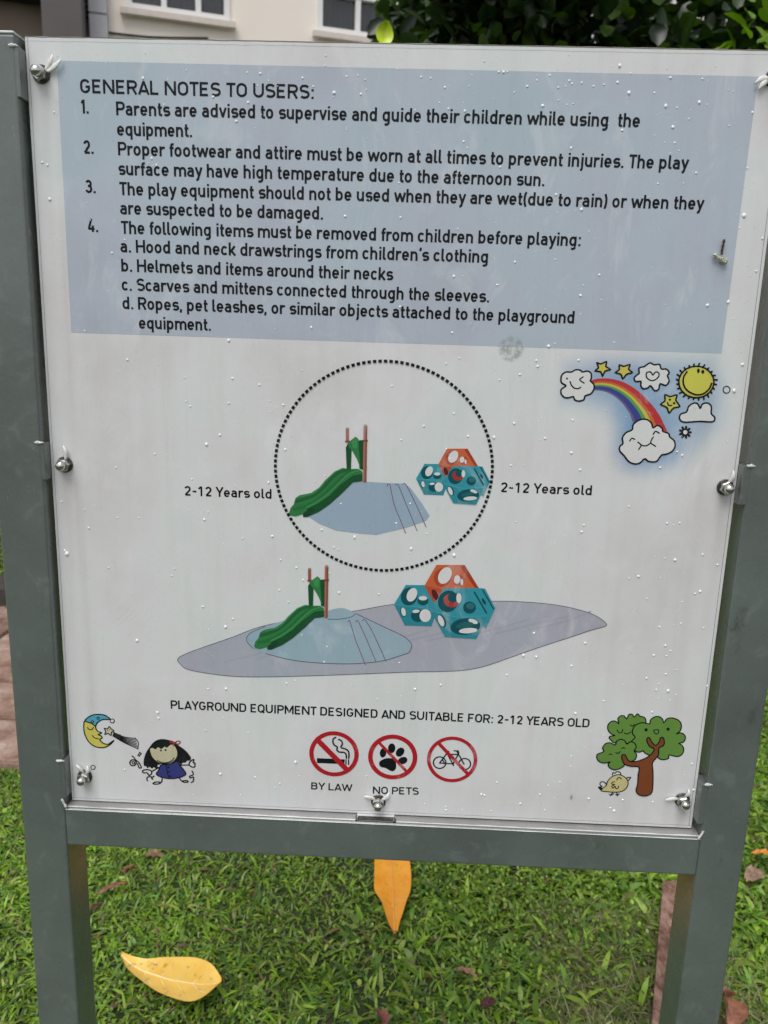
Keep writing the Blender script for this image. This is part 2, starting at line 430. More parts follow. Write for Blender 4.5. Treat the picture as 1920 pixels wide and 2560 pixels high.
# ================================================================== SETTING: ground, sky is the world
def grass_height(x, y): return .012 * pnoise(Vector((x * 1.3, y * 1.3, 0))) + .006 * pnoise(Vector((x * 5, y * 5, 2)))
def make_ground():
    m, nt, b = newmat('soil_and_thatch')
    n1 = noise_node(nt, 14, 6, .7); n2 = noise_node(nt, 1.3, 4, .6)
    r1 = ramp(nt, n1.outputs[0], [(.3, (.012, .014, .006)), (.5, (.030, .042, .012)), (.72, (.075, .060, .030))])
    r2 = ramp(nt, n2.outputs[0], [(.4, (.02, .035, .008)), (.7, (.05, .07, .02))])
    nt.links.new(mix(nt, .4, r1.outputs[0], r2.outputs[0]), b.inputs['Base Color']); b.inputs['Roughness'].default_value = .9
    bump(nt, b, n1.outputs[0], .8, .02)
    xs = np.concatenate([np.linspace(-90, -6, 8), np.linspace(-5, 6, 70), np.linspace(7, 90, 8)])
    ys = np.concatenate([np.linspace(-60, -4, 6), np.linspace(-3, 7, 64), np.linspace(8, 160, 8)])
    V = []
    for y in ys:
        for x in xs: V.append((x, y, grass_height(x, y) if (-5 < x < 6 and -3 < y < 7) else 0))
    nx = len(xs)
    Fc = [(j * nx + i, j * nx + i + 1, (j + 1) * nx + i + 1, (j + 1) * nx + i) for j in range(len(ys) - 1) for i in range(nx - 1)]
    tag(raw_mesh('ground', V, Fc, m, smooth=True), kind='structure')
make_ground()

# path of pink stone slabs to the left
PATH_Y0, PATH_Y1 = 1.50, 3.02
def on_path(x, y): return x < -0.62 + .04 * math.sin(y * 7) and PATH_Y0 < y < PATH_Y1 + .05
def make_path():
    bed = simple('mortar_bed', (.10, .085, .07), .9, 0, 60, .4, .5, .004)
    root = box('path', -7.0, -.66, PATH_Y0 + .02, PATH_Y1 - .02, -.03, .016, bed)
    tag(root, kind='structure')
    st, nt, b = newmat('pink_stone')
    n1 = noise_node(nt, 9, 6, .65); n2 = noise_node(nt, 90, 4, .7)
    oi = N(nt, 'ShaderNodeObjectInfo')
    r1 = ramp(nt, n1.outputs[0], [(.3, (.20, .12, .085)), (.5, (.42, .29, .235)), (.7, (.58, .47, .42))])
    ro = ramp(nt, oi.outputs['Random'], [(0, (.62, .55, .5)), (.5, (.95, .9, .88)), (1, (1, 1, 1))])
    r2 = ramp(nt, n2.outputs[0], [(.3, (.7, .66, .62)), (.6, (1, 1, 1))])
    nt.links.new(mix(nt, 1.0, r1.outputs[0], r2.outputs[0], 'MULTIPLY'), b.inputs['Base Color']); b.inputs['Roughness'].default_value = .6
    fin = mix(nt, 1.0, b.inputs['Base Color'].links[0].from_socket, ro.outputs[0], 'MULTIPLY'); nt.links.new(fin, b.inputs['Base Color'])
    bump(nt, b, n1.outputs[0], .8, .01)
    y = PATH_Y0
    while y < PATH_Y1 - .05:
        d = .28 + .14 * random.random(); x = -.66 - .03 * random.random()
        while x > -6.9:
            wd = .34 + .3 * random.random(); bm = bmesh.new()
            j = lambda: random.uniform(-.03, .03)
            top = .028 + random.uniform(0, .008)
            vs = [(x - wd + .008 + j(), y + .006 + j()), (x - .008 + j(), y + .006 + j()), (x - .008 + j(), min(y + d, PATH_Y1) - .008 + j()), (x - wd + .008 + j(), min(y + d, PATH_Y1) - .008 + j())]
            lo = [bm.verts.new((*v, -.01)) for v in vs]; hi = [bm.verts.new((*v, top)) for v in vs]
            bm.faces.new(hi)
            for i in range(4): bm.faces.new((lo[i], lo[(i + 1) % 4], hi[(i + 1) % 4], hi[i]))
            bmesh.ops.bevel(bm, geom=[e for e in bm.edges if e.verts[0].co.z > 0 and e.verts[1].co.z > 0], offset=.006, segments=2, affect='EDGES')
            bmesh.ops.recalc_face_normals(bm, faces=bm.faces)
            from_bm('slab', bm, st, root)
            x -= wd
        y += d
    kerb = box('kerb', -7.0, -1.2, 3.04, 3.30, -.02, .13, simple('dark_kerb', (.045, .04, .035), .8, 0, 25, .4, .5, .004), None, .01)
    tag(kerb, kind='structure')
make_path()

# ================================================================== BUILDING
def make_building():
    ang = math.radians(17)
    ux, uy = math.cos(ang), math.sin(ang)
    P0 = CAM + Vector((-.316, .949, 0)).normalized() * 0
    d = ray(440, 38); hd = Vector((d.x, d.y, 0)); P0 = CAM + d * (10.0 / hd.length)
    nrm = Vector((-uy, ux, 0))
    def fp(x, y, off=0.0):                 # facade metres (along, up) under a survey direction
        dd = ray(x, y); q = P0 + nrm * off
        t = ((q - CAM).dot(nrm)) / dd.dot(nrm); p = CAM + dd * t - P0
        return (p.x * ux + p.y * uy, (CAM + dd * t).z)
    B = empty('apartment_building', (P0.x, P0.y, 0), ang)
    tag(B, 'cream rendered apartment building with white framed windows behind the notice board', 'building')
    wallm, nt, b = newmat('cream_render')
    n1 = noise_node(nt, .8, 5, .6); n2 = noise_node(nt, 60, 3)
    r1 = ramp(nt, n1.outputs[0], [(.3, (.93, .83, .735)), (.7, (.95, .875, .80))])
    nt.links.new(r1.outputs[0], b.inputs['Base Color']); b.inputs['Roughness'].default_value = .8; bump(nt, b, n2.outputs[0], .3, .004)
    taupe = simple('taupe_render', (.21, .165, .13), .8, 0, 3, .1, .2, .004)
    mauve = simple('mauve_grey_paint', (.115, .098, .10), .7, 0, 4, .08, .2, .004)
    lilac = simple('pale_lilac_paint', (.56, .55, .60), .7, 0, 4, .05, .2, .004)
    white = simple('white_window_frame', (.82, .81, .79), .35, 0, 8, .03)
    sillm = simple('sill_render', (.70, .62, .56), .7, 0, 12, .06)
    dark = simple('dark_recess', (.03, .028, .028), .8, 0, 8, .2)
    curt = simple('grey_curtain', (.075, .075, .08), .9, 0, 5, .2)
    glass, nt, b = newmat('window_glass')
    tr = N(nt, 'ShaderNodeBsdfTransparent'); gl = N(nt, 'ShaderNodeBsdfGlossy'); gl.inputs['Roughness'].default_value = .03
    fr = N(nt, 'ShaderNodeFresnel'); fr.inputs[0].default_value = 1.5; mx = N(nt, 'ShaderNodeMixShader')
    nt.links.new(fr.outputs[0], mx.inputs[0]); nt.links.new(tr.outputs[0], mx.inputs[1]); nt.links.new(gl.outputs[0], mx.inputs[2])
    nt.links.new(mx.outputs[0], nt.nodes['Material Output'].inputs['Surface'])
    # windows: (left, right, bottom, top) openings in facade metres
    a0 = fp(315, 22); a1 = fp(575, 58); c0 = fp(792, 82)
    sz = (a0[1] + a1[1]) / 2
    wins = [(a0[0], a1[0], sz, sz + 1.45, [.36, .69], []), (c0[0], c0[0] + 1.15, sz + .03, sz + 1.5, [.43], [.30])]
    wl = fp(271, 60)[0]; top = 8.4; right = 16.0
    # extra windows further along the same storey and above
    extra = [(c0[0] + 3.6, c0[0] + 4.8, sz + .03, sz + 1.5, [.5], [.3]), (c0[0] + 7.4, c0[0] + 8.6, sz + .03, sz + 1.5, [.5], [.3])]
    allw = wins + extra
    # wall in pieces round the openings
    bm = bmesh.new(); x = wl
    for (x0, x1, z0, z1, *_r) in allw:
        bm_box(bm, x, x0, 0, .25, 0, top); bm_box(bm, x0, x1, 0, .25, 0, z0); bm_box(bm, x0, x1, 0, .25, z1, top); x = x1
    bm_box(bm, x, right, 0, .25, 0, top); bm_box(bm, wl, right, 5.9, 6, 0, top); bm_box(bm, right - .2, right, .25, 5.9, 0, top)
    bm_box(bm, wl, right - .2, .25, 5.9, top - .2, top)
    from_bm('wall', bm, wallm, B)
    for (x0, x1, z0, z1, mul, tra) in allw:
        W = empty('window', (0, 0, 0), 0, B)
        bm = bmesh.new(); f = .065
        bm_box(bm, x0, x0 + f, -.02, .1, z0, z1); bm_box(bm, x1 - f, x1, -.02, .1, z0, z1)
        bm_box(bm, x0 + f, x1 - f, -.02, .1, z0, z0 + f); bm_box(bm, x0 + f, x1 - f, -.02, .1, z1 - f, z1)
        for q in mul: xm = x0 + (x1 - x0) * q; bm_box(bm, xm - .03, xm + .03, -.012, .09, z0 + f, z1 - f)
        for q in tra: zm = z0 + (z1 - z0) * q; bm_box(bm, x0 + f, x1 - f, -.016, .085, zm - .035, zm + .035)
        from_bm('frame', bm, white, W)
        box('pane', x0 + f * .5, x1 - f * .5, .04, .046, z0 + f * .5, z1 - f * .5, glass, W)
        box('sill', x0 - .06, x1 + .06, -.09, -.022, z0 - .075, z0 - .004, sillm, W, .006)
        V = []; n = int((x1 - x0) / .02)
        for i in range(n + 1):
            xx = x0 + (x1 - x0) * i / n; yy = .16 + .022 * math.sin(xx * 48) + .01 * math.sin(xx * 21)
            V += [(xx, yy, z0), (xx, yy, z1)]
        raw_mesh('curtain', V, [(2 * i, 2 * i + 2, 2 * i + 3, 2 * i + 1) for i in range(n)], curt, W, True)
        box('room_back', x0 - .1, x1 + .1, .3, .32, z0 - .1, z1 + .1, dark, W)
    # pilaster with its groove, recess with louvres, dark column, taupe wall
    p0 = fp(226, 60)[0]; gz = fp(248, 46)[1]
    bm = bmesh.new()
    bm_box(bm, p0, wl - .002, -.14, .2, 0, gz - .012); bm_box(bm, p0, wl - .002, -.14, .2, gz + .012, top); bm_box(bm, p0 + .01, wl - .01, -.115, .2, gz - .012, gz + .012)
    from_bm('pilaster', bm, lilac, B)
    r0 = fp(200, 60)[0]; k0 = fp(105, 60, -.5)[0]; k1 = fp(207, 60, -.5)[0]
    box('recess_wall', r0 - .6, p0 - .002, .3, .4, 0, top, taupe, B)
    lz = fp(215, 22)[1]
    for i in range(8):
        box('louvre', r0 - .3, p0 - .004, .22, .29, lz + i * .055, lz + i * .055 + .03, dark, B)
    box('column', k0, k1, -.5, -.1, 0, top, mauve, B, .01)
    box('side_wall', k0 - 5, k0 - .002, -.1, 6, 0, fp(50, 8, -.1)[1], taupe, B)
    box('eave', k0 - 5, k0 - .002, -.35, 6, fp(50, 8, -.1)[1] + .002, fp(50, 8, -.1)[1] + .25, dark, B)
    # sagging cable clipped to the wall
    pts = [fp(x, y) for x, y in ((271, 83), (320, 89), (370, 94), (430, 96), (520, 97))]
    bm = bmesh.new(); prev = None
    for (u, v) in pts:
        ring = [bm.verts.new((u, -.02 + .012 * math.cos(a), v + .012 * math.sin(a))) for a in (0, 1.57, 3.14, 4.71)]
        if prev:
            for i in range(4): bm.faces.new((prev[i], prev[(i + 1) % 4], ring[(i + 1) % 4], ring[i]))
        prev = ring
    from_bm('cable', bm, dark, B)
make_building()

# ================================================================== SHRUBS behind the board
def leaf_cloud(name, centers, n, size, palette, parent, mat, seed):
    """n separate folded leaves spread through a set of ellipsoids, joined as one crown"""
    R = np.random.default_rng(seed)
    base = np.array([(0, 0, 0), (.30, .5, .10), (0, .55, 0), (-.30, .5, .10), (0, 1, -.04), (.22, .82, .05), (-.22, .82, .05), (.2, .2, .06), (-.2, .2, .06)])
    tri = np.array([(0, 7, 2), (7, 1, 2), (0, 2, 8), (8, 2, 3), (1, 5, 2), (5, 4, 2), (2, 4, 6), (2, 6, 3)])
    wts = np.array([c[1][0] * c[1][1] * c[1][2] for c in centers]); wts = wts / wts.sum()
    idx = R.choice(len(centers), n, p=wts)
    C = np.array([c[0] for c in centers])[idx]; Rd = np.array([c[1] for c in centers])[idx]
    v = R.normal(size=(n, 3)); v /= np.linalg.norm(v, axis=1)[:, None]
    pos = C + v * Rd * (R.random((n, 1)) ** .45)
    d = v + R.normal(size=(n, 3)) * .7; d[:, 2] -= .25; d /= np.linalg.norm(d, axis=1)[:, None]
    up = np.array((0, 0, 1.)) + R.normal(size=(n, 3)) * .45
    s = np.cross(d, up); s /= np.linalg.norm(s, axis=1)[:, None]; nn = np.cross(s, d)
    L = size * (.6 + .7 * R.random(n))
    V = pos[:, None, :] + L[:, None, None] * (base[None, :, 0:1] * s[:, None, :] + base[None, :, 1:2] * d[:, None, :] + base[None, :, 2:3] * nn[:, None, :])
    F = (tri[None] + (np.arange(n) * 9)[:, None, None]).reshape(-1, 3)
    pal = np.array(palette); c = pal[R.integers(0, len(pal), n)] * (.75 + .5 * R.random((n, 1)))
    col = np.ones((n, 9, 4)); col[:, :, :3] = c[:, None, :]
    me = bpy.data.meshes.new(name)
    me.vertices.add(n * 9); me.vertices.foreach_set('co', V.astype(np.float32).ravel())
    me.loops.add(F.size); me.loops.foreach_set('vertex_index', F.astype(np.int32).ravel())
    me.polygons.add(len(F)); me.polygons.foreach_set('loop_start', np.arange(len(F), dtype=np.int32) * 3)
    me.update(calc_edges=True)
    a = me.color_attributes.new('tint', 'FLOAT_COLOR', 'POINT'); a.data.foreach_set('color', col.astype(np.float32).ravel())
    o = link(name, me, mat, parent); o['kind'] = 'stuff'
    return o
def leafmat(name, rough=.35, trans=.25, cut=1.0):
    m, nt, b = newmat(name)
    at = N(nt, 'ShaderNodeAttribute', attribute_name='tint'); nt.links.new(at.outputs['Color'], b.inputs['Base Color'])
    b.inputs['Roughness'].default_value = rough
    tl = N(nt, 'ShaderNodeBsdfTranslucent'); nt.links.new(mix(nt, 1.0, at.outputs['Color'], (1.5, 1.7, .5), 'MULTIPLY'), tl.inputs['Color'])
    mx = N(nt, 'ShaderNodeMixShader'); mx.inputs[0].default_value = trans
    nt.links.new(b.outputs[0], mx.inputs[1]); nt.links.new(tl.outputs[0], mx.inputs[2]); nt.links.new(mx.outputs[0], nt.nodes['Material Output'].inputs['Surface'])
    return m
M_LEAF = leafmat('glossy_leaf', .3, .22)
M_BARK = simple('grey_bark', (.10, .085, .065), .85, 0, 22, .4, .8, .01)
def tube(bm, pts, rads, n=8):
    prev = None
    for i, p in enumerate(pts):
        p = Vector(p); q = Vector(pts[min(i + 1, len(pts) - 1)]) - Vector(pts[max(i - 1, 0)])
        q.normalize(); a = q.orthogonal().normalized(); b = q.cross(a)
        ring = [bm.verts.new(p + (a * math.cos(t) + b * math.sin(t)) * rads[i]) for t in np.linspace(0, 2 * math.pi, n, endpoint=False)]
        if prev:
            for k in range(n): bm.faces.new((prev[k], prev[(k + 1) % n], ring[(k + 1) % n], ring[k]))
        else: bm.faces.new(list(reversed(ring)))
        prev = ring
    bm.faces.new(prev)
def shrub(name, label, x, y, blobs, n, size, palette, seed):
    T = empty(name, (x, y, 0)); tag(T, label, 'tree')
    rr = random.Random(seed)
    bm = bmesh.new(); tube(bm, [(0, 0, -.05), (.03, .02, .6), (-.02, .05, 1.2), (.04, 0, 1.9)], [.075, .06, .05, .03]); from_bm('trunk', bm, M_BARK, T, True)
    for c, r_ in blobs:
        bm = bmesh.new(); tube(bm, [(0, .02, .9 + .3 * rr.random()), (c[0] * .5, c[1] * .5, c[2] * .75), (c[0], c[1], c[2])], [.03, .02, .007], 6); from_bm('limb', bm, M_BARK, T, True)
    leaf_cloud('crown', blobs, n, size, palette, T, M_LEAF, seed)
    return T
DARK = [(.012, .028, .009), (.018, .042, .010), (.009, .02, .008), (.028, .055, .015), (.045, .085, .014)]
LIGHT = [(.17, .32, .02), (.22, .38, .03), (.12, .24, .02), (.28, .42, .04)]
shrub('broadleaf_tree', 'dark glossy broadleaf tree rising right behind the notice board', 1.35, 3.7,
      [((-.35, -.1, 2.2), (.75, .8, .75)), ((-.62, -.35, 2.75), (.38, .5, .55)), ((-.55, -.4, 3.4), (.5, .5, .5)), ((.45, -.2, 2.3), (.8, .8, .8)), ((0, .3, 3.0), (1.1, 1.0, .8)), ((.95, .3, 2.7), (.7, .8, .8)), ((-.75, .5, 2.9), (.55, .7, .7)), ((.2, .6, 1.5), (.9, .7, .5))], 15000, .12, DARK, 3)
shrub('broadleaf_tree', 'dark leafy tree standing farther right behind the board', 3.35, 4.3,
      [((-.3, 0, 2.3), (.9, .9, .8)), ((.6, .1, 2.5), (.9, .9, .9)), ((.1, .3, 3.2), (1.1, 1, .8)), ((0, .4, 1.5), (.9, .8, .5))], 12000, .11, DARK, 5)
shrub('light_green_shrub', 'bright yellow-green bush at the top right edge behind the board', 2.02, 2.75,
      [((-.06, 0, 2.60), (.26, .30, .45)), ((.3, .1, 2.75), (.36, .4, .5)), ((.2, .2, 2.1), (.4, .4, .5))], 1500, .10, LIGHT, 9)

def young_leaf():
    p = CAM + ray(962, 84).normalized() * 2.35
    V = []
    for i in range(9):
        q = i / 8; w_ = .024 * math.sin(math.pi * (.05 + .93 * q)) ** .8
        for k in (-1, -.5, 0, .5, 1): V.append((w_ * k, -.010 * abs(k) + .012 * math.sin(q * 2.5), (q - .5) * .062))
    Fc = [(i * 5 + k, i * 5 + k + 1, i * 5 + k + 6, i * 5 + k + 5) for i in range(8) for k in range(4)]
    L = empty('sprig', p); L.rotation_euler = (.1, .15, .3)
    tag(L, 'single lime-yellow young leaf sticking up just above the board beside the window', 'leaf')
    raw_mesh('leaf_blade', V, Fc, simple('lime_leaf', (.52, .66, .02), .4, 0, 60, .12), L, True)
    bm = bmesh.new(); tube(bm, [(0, .01, -.03), (.02, .1, -.12), (.1, .45, -.3), (.25, .9, -.25)], [.0014, .002, .004, .006], 6); from_bm('stem', bm, M_BARK, L, True)
young_leaf()

# ================================================================== NOTICE BOARD
NB = empty('notice_board', (0, 0, 0))
tag(NB, 'playground notice board on two grey-green steel posts, printed white panel with blue header', 'sign')
H = .8997; W = .80
CORN = [bd(*p) for p in ((62, 90), (1980, 126), (1728, 2070), (180.6, 1999.5))]
# clear front sheet carrying the print: a fine grid so that the airbrushed blue can be printed in it
def seg_dist_poly(p, poly):
    best = 1e9; inside = False; x, y = p; n = len(poly)
    for i in range(n):
        x0, y0 = poly[i]; x1, y1 = poly[(i + 1) % n]
        dx, dy = x1 - x0, y1 - y0; t = max(0, min(1, ((x - x0) * dx + (y - y0) * dy) / (dx * dx + dy * dy)))
        best = min(best, math.hypot(x - x0 - t * dx, y - y0 - t * dy))
        if (y0 > y) != (y1 > y) and x < (x1 - x0) * (y - y0) / (y1 - y0) + x0: inside = not inside
    return -best if inside else best
T1 = Trace(1380, 880, 3.6065)
glow = T1([(150, 140), (400, 100), (900, 95), (1400, 100), (1500, 300), (1450, 680), (1290, 860), (1130, 1010), (850, 1060), (660, 1030), (600, 900), (600, 650), (500, 500), (330, 450), (140, 420)])
STAINS = [(bd(*p)[0], bd(*p)[1] - BZ) for p in ((104, 186), (163, 1161), (213, 1940), (1705, 1999), (1812, 1218))]
def build_panel():
    nu, nv = 170, 190; V = []; C = []
    for j in range(nv + 1):
        for i in range(nu + 1):
            a, b = i / nu, j / nv
            lo = (CORN[3][0] * (1 - a) + CORN[2][0] * a, CORN[3][1] * (1 - a) + CORN[2][1] * a)
            hi = (CORN[0][0] * (1 - a) + CORN[1][0] * a, CORN[0][1] * (1 - a) + CORN[1][1] * a)
            u, v = lo[0] * (1 - b) + hi[0] * b, lo[1] * (1 - b) + hi[1] * b
            V.append((u, 0, v)); g_ = 0
            if u > .52 and .34 < v - BZ < .66:
                s_ = seg_dist_poly((u, v), glow); g_ = max(0, min(1, (.020 - s_) / .036)); g_ = g_ * g_ * (3 - 2 * g_)
                g_ *= .80 + .35 * pnoise(Vector((u * 14, v * 14, 1)))
            e = min(a * W, (1 - a) * W, b * H, (1 - b) * H)
            c = [BOARD_WHITE[k] * (1 - g_) + (.25, .385, .57)[k] * g_ for k in range(3)]
            vv = v - BZ
            st = .10 * math.exp(-((u - (.030 + .003 * math.sin(vv * 9))) / .0045) ** 2) * (vv < .84) * (.55 + .45 * pnoise(Vector((3, 0, vv * 7))) + .2)
            for bu, bv in STAINS:
                if vv < bv: st += .16 * math.exp(-((u - bu - .002 * math.sin(vv * 40)) / .006) ** 2) * math.exp(-(bv - vv) / .09)
            st += .05 * math.exp(-((u - .765 + .01 * vv) / .006) ** 2)
            c = [c[0] * (1 - st), c[1] * (1 - st * 1.15), c[2] * (1 - st * 1.25)]
            C.append((*c, 1))
    n0 = len(V); Fc = [(j * (nu + 1) + i, j * (nu + 1) + i + 1, (j + 1) * (nu + 1) + i + 1, (j + 1) * (nu + 1) + i) for j in range(nv) for i in range(nu)]
    rim = [i for i in range(nu + 1)] + [j * (nu + 1) + nu for j in range(1, nv + 1)] + [nv * (nu + 1) + i for i in range(nu - 1, -1, -1)] + [j * (nu + 1) for j in range(nv - 1, 0, -1)]
    mi = [0] * len(Fc)
    for k in rim: V.append((V[k][0], .0028, V[k][2])); C.append((.5, .5, .5, 1))
    for k in range(len(rim)):
        k2 = (k + 1) % len(rim); Fc.append((rim[k], n0 + k, n0 + k2, rim[k2])); mi.append(1)
    Fc.append(tuple(n0 + k for k in range(len(rim)))); mi.append(1)
    o = raw_mesh('printed_panel', V, Fc, [ink(BOARD_WHITE, True), M_EDGE], NB, False, C)
    o.data.polygons.foreach_set('material_index', mi)
    def slab(name, y0, y1, inset, mat):
        bm = bmesh.new(); cx = sum(c[0] for c in CORN) / 4; cz = sum(c[1] for c in CORN) / 4
        q = [(c[0] + (inset if c[0] < cx else -inset), c[1] + (inset if c[1] < cz else -inset)) for c in CORN]
        f = [bm.verts.new((a, y0, b)) for a, b in q]; k = [bm.verts.new((a, y1, b)) for a, b in q]
        bm.faces.new(f); bm.faces.new(list(reversed(k)))
        for i in range(4): bm.faces.new((f[i], k[i], k[(i + 1) % 4], f[(i + 1) % 4]))
        bmesh.ops.recalc_face_normals(bm, faces=bm.faces)
        return from_bm(name, bm, mat, NB)
    slab('gap_slab', .003, .0042, .0012, M_GAP)  # dark slab filling the gap between front sheet and backing plate
    slab('backing_plate', .0044, .0075, -.0004, M_EDGE)
build_panel()
# grime along the top edge, as its own thin deposit
P = Print(.00008)
def edge_pts(a, b, off, n=120):
    out = []
    for i in range(n + 1):
        t = i / n; out.append((a[0] + (b[0] - a[0]) * t, a[1] + (b[1] - a[1]) * t - off + .0004 * pnoise(Vector((t * 60, off * 1e3, 0)))))
    return out
P.stroke(edge_pts(CORN[0], CORN[1], .0006), .0010, (.20, .17, .14), cap=False)
P.stroke(edge_pts(CORN[0], CORN[1], .0046), .0003, (.45, .42, .39), cap=False)
P.stroke(edge_pts(CORN[3], CORN[2], -.0035), .0003, (.12, .12, .12), cap=False)
P.stroke([(CORN[2][0] + (CORN[1][0] - CORN[2][0]) * t - .0035, CORN[2][1] + (CORN[1][1] - CORN[2][1]) * t) for t in np.linspace(0.004, 1, 20)], .0005, (.18, .18, .17), cap=False)
P.stroke([(CORN[3][0] + (CORN[0][0] - CORN[3][0]) * t + .0028, CORN[3][1] + (CORN[0][1] - CORN[3][1]) * t) for t in np.linspace(0.004, 1, 20)], .0005, (.33, .32, .30), cap=False)
P.build('edge_line', NB)

# blue header with its text
HP = Print(.00012)
HP.fill([bd(*p) for p in ((178.2, 831.5), (1803.8, 883.6), (1895.8, 191.6), (141.8, 151.6))], HEADER_BLUE)
HEADER = HP.build('header_panel', NB)
Z1 = lambda x, y: bd(x / 1.728, y / 1.728)
Z2 = lambda x, y: bd(960 + x / 1.728, y / 1.728)
Z3 = lambda x, y: bd(x / 1.728, 600 + y / 1.728)
Z4 = lambda x, y: bd(960 + x / 1.728, 600 + y / 1.728)
Z5 = lambda x, y: bd(x / 1.728, 1200 + y / 1.728)
Z6 = lambda x, y: bd(960 + x / 1.728, 1200 + y / 1.728)
CAPB = .01365
LINES = [
    ('GENERAL NOTES TO USERS:', Z1(348, 402), Z1(1355, 428), Z1(348, 341)),
    ('1.', Z1(350, 490), Z1(384, 491), CAPB), ('Parents are advised to supervise and guide their children while using  the', Z1(503, 498), Z2(1103, 551), CAPB),
    ('equipment.', Z1(507, 586), Z1(830, 593), CAPB),
    ('2.', Z1(362, 664), Z1(405, 665), CAPB), ('Proper footwear and attire must be worn at all times to prevent injuries. The play', Z1(511, 671), Z2(1315, 733), CAPB),
    ('surface may have high temperature due to the afternoon sun.', Z1(513, 756), Z2(692, 805), CAPB),
    ('3.', Z1(370, 834), Z1(414, 835), CAPB), ('The play equipment should not be used when they are wet(due to rain) or when they', Z1(513, 843), Z2(1381, 907), CAPB),
    ('are suspected to be damaged.', Z1(520, 926), Z1(1395, 949), CAPB),
    ('4.', Z1(380, 1001), Z1(425, 1003), CAPB), ('The following items must be removed from children before playing:', Z1(520, 1010), Z2(848, 1064), CAPB),
    ("a. Hood and neck drawstrings from children's clothing", Z3(521, 53), Z4(448, 99), CAPB),
    ('b. Helmets and items around their necks', Z3(525, 136), Z4(40, 175), CAPB),
    ('c. Scarves and mittens connected through the sleeves.', Z3(527, 218), Z4(453, 270), CAPB),
    ('d. Ropes, pet leashes, or similar objects attached to the playground', Z3(530, 298), Z4(820, 361), CAPB),
    ('equipment.', Z3(601, 383), Z3(911, 392), CAPB)]
for t in LINES: set_line(t[0], t[1], t[2], t[3], HEADER)
set_line('2-12 Years old', Z5(797, 67), Z5(1173, 81), Z5(797, 25), NB, .0002, 'caption')
set_line('2-12 Years old', Z6(503, 52), Z6(896, 66), Z6(503, 9), NB, .0002, 'caption')
set_line('PLAYGROUND EQUIPMENT DESIGNED AND SUITABLE FOR: 2-12 YEARS OLD', Z5(738, 988), Z6(886, 1069), Z5(738, 951), NB, .0002, 'caption')
T7 = Trace(750, 1800, 3.5298)
set_line('BY LAW', T7.p(98, 611), T7.p(462, 630), T7.p(98, 548), NB, .0002, 'caption')
set_line('NO PETS', T7.p(643, 651), T7.p(1048, 660), T7.p(643, 586), NB, .0002, 'caption')

# dotted circle
c_l, c_r, c_t, c_b = bd(688.6, 1161), bd(1231.5, 1163), bd(967, 902.7), bd(967.5, 1425.7)
ccx, ccz = (c_l[0] + c_r[0]) / 2, (c_t[1] + c_b[1]) / 2; crx, crz = (c_r[0] - c_l[0]) / 2, (c_t[1] - c_b[1]) / 2
P = Print(.0009)
V = []; Fc = []
for i in range(128):
    a = 2 * math.pi * (i + .2) / 128; da = .0155; b = len(V)
    for s_, rr in ((-1, -.0017), (1, -.0017), (1, .0017), (-1, .0017)):
        V.append((ccx + (crx + rr) * math.cos(a + s_ * da), ccz + (crz + rr) * math.sin(a + s_ * da)))
    Fc.append((b, b + 1, b + 2, b + 3))
P.add(V, Fc, BLACK); P.build('dotted_circle', NB)

# ---------------- rainbow drawing
RB = empty('rainbow_drawing', parent=NB)
t = T1
outer = smooth_pts([(350, 258), (400, 242), (480, 237), (560, 246), (640, 270), (720, 312), (800, 372), (870, 442), (935, 520), (985, 600), (1022, 680), (1050, 735)], n=5)
inner = smooth_pts([(370, 344), (400, 343), (450, 348), (505, 364), (560, 394), (600, 425), (640, 465), (672, 510), (698, 550), (718, 600), (735, 645), (745, 690)], n=5)
P = Print(.0003)
bands = [(0, .27, (.50, .035, .040)), (.27, .40, (.58, .15, .045)), (.40, .53, (.58, .50, .07)), (.53, .66, (.10, .32, .09)), (.66, .92, (.055, .065, .27)), (.92, 1, (.17, .12, .24))]
for a, b, c in bands:
    q1 = [t.p(*(np.array(o) * (1 - a) + np.array(i) * a)) for o, i in zip(outer, inner)]
    q2 = [t.p(*(np.array(o) * (1 - b) + np.array(i) * b)) for o, i in zip(outer, inner)]
    V = q1 + q2; n = len(q1); P.add(V, [(i, i + 1, n + i + 1, n + i) for i in range(n - 1)], c, -.0003)
P.build('rainbow', RB)
CW = (.72, .71, .70); YEL = (.62, .54, .10)
lw = t.w(15)
def doodle(name, parent, tr, outline, fillc, strokes=(), dots=(), width=None, smooth=True, lift=.0004, n=5):
    P = Print(lift); wd = width or lw
    q = tr.sm(outline, True, n) if smooth else tr(outline)
    if fillc: P.fill(q, fillc)
    P.stroke(q, wd, BLACK, True)
    for s_ in strokes: P.stroke(tr.sm(s_), wd * .85)
    for (x, y, r_) in dots: P.fill(tr.ell(x, y, r_, r_, n=16), BLACK)
    return P.build(name, parent)
doodle('cloud', RB, t, [(130, 180), (175, 180), (215, 160), (255, 165), (275, 180), (320, 172), (352, 195), (352, 240), (345, 260), (375, 290), (378, 330), (350, 375), (300, 395), (285, 430), (240, 442), (205, 430), (190, 402), (150, 412), (110, 408), (82, 375), (85, 335), (125, 305), (85, 275), (82, 225), (100, 195)], CW,
       [[(280, 225), (250, 250), (288, 280)], [(163, 268), (175, 300), (200, 325), (235, 330), (258, 318)]], [(135, 240, 9)])
doodle('star', RB, t, [(405, 98), (438, 108), (490, 88), (485, 130), (525, 158), (478, 172), (455, 215), (438, 178), (388, 170), (418, 142)], YEL, n=3)
doodle('star', RB, t, [(607, 118), (645, 130), (700, 115), (690, 155), (722, 185), (672, 200), (638, 240), (620, 200), (572, 185), (605, 160)], YEL, n=3)
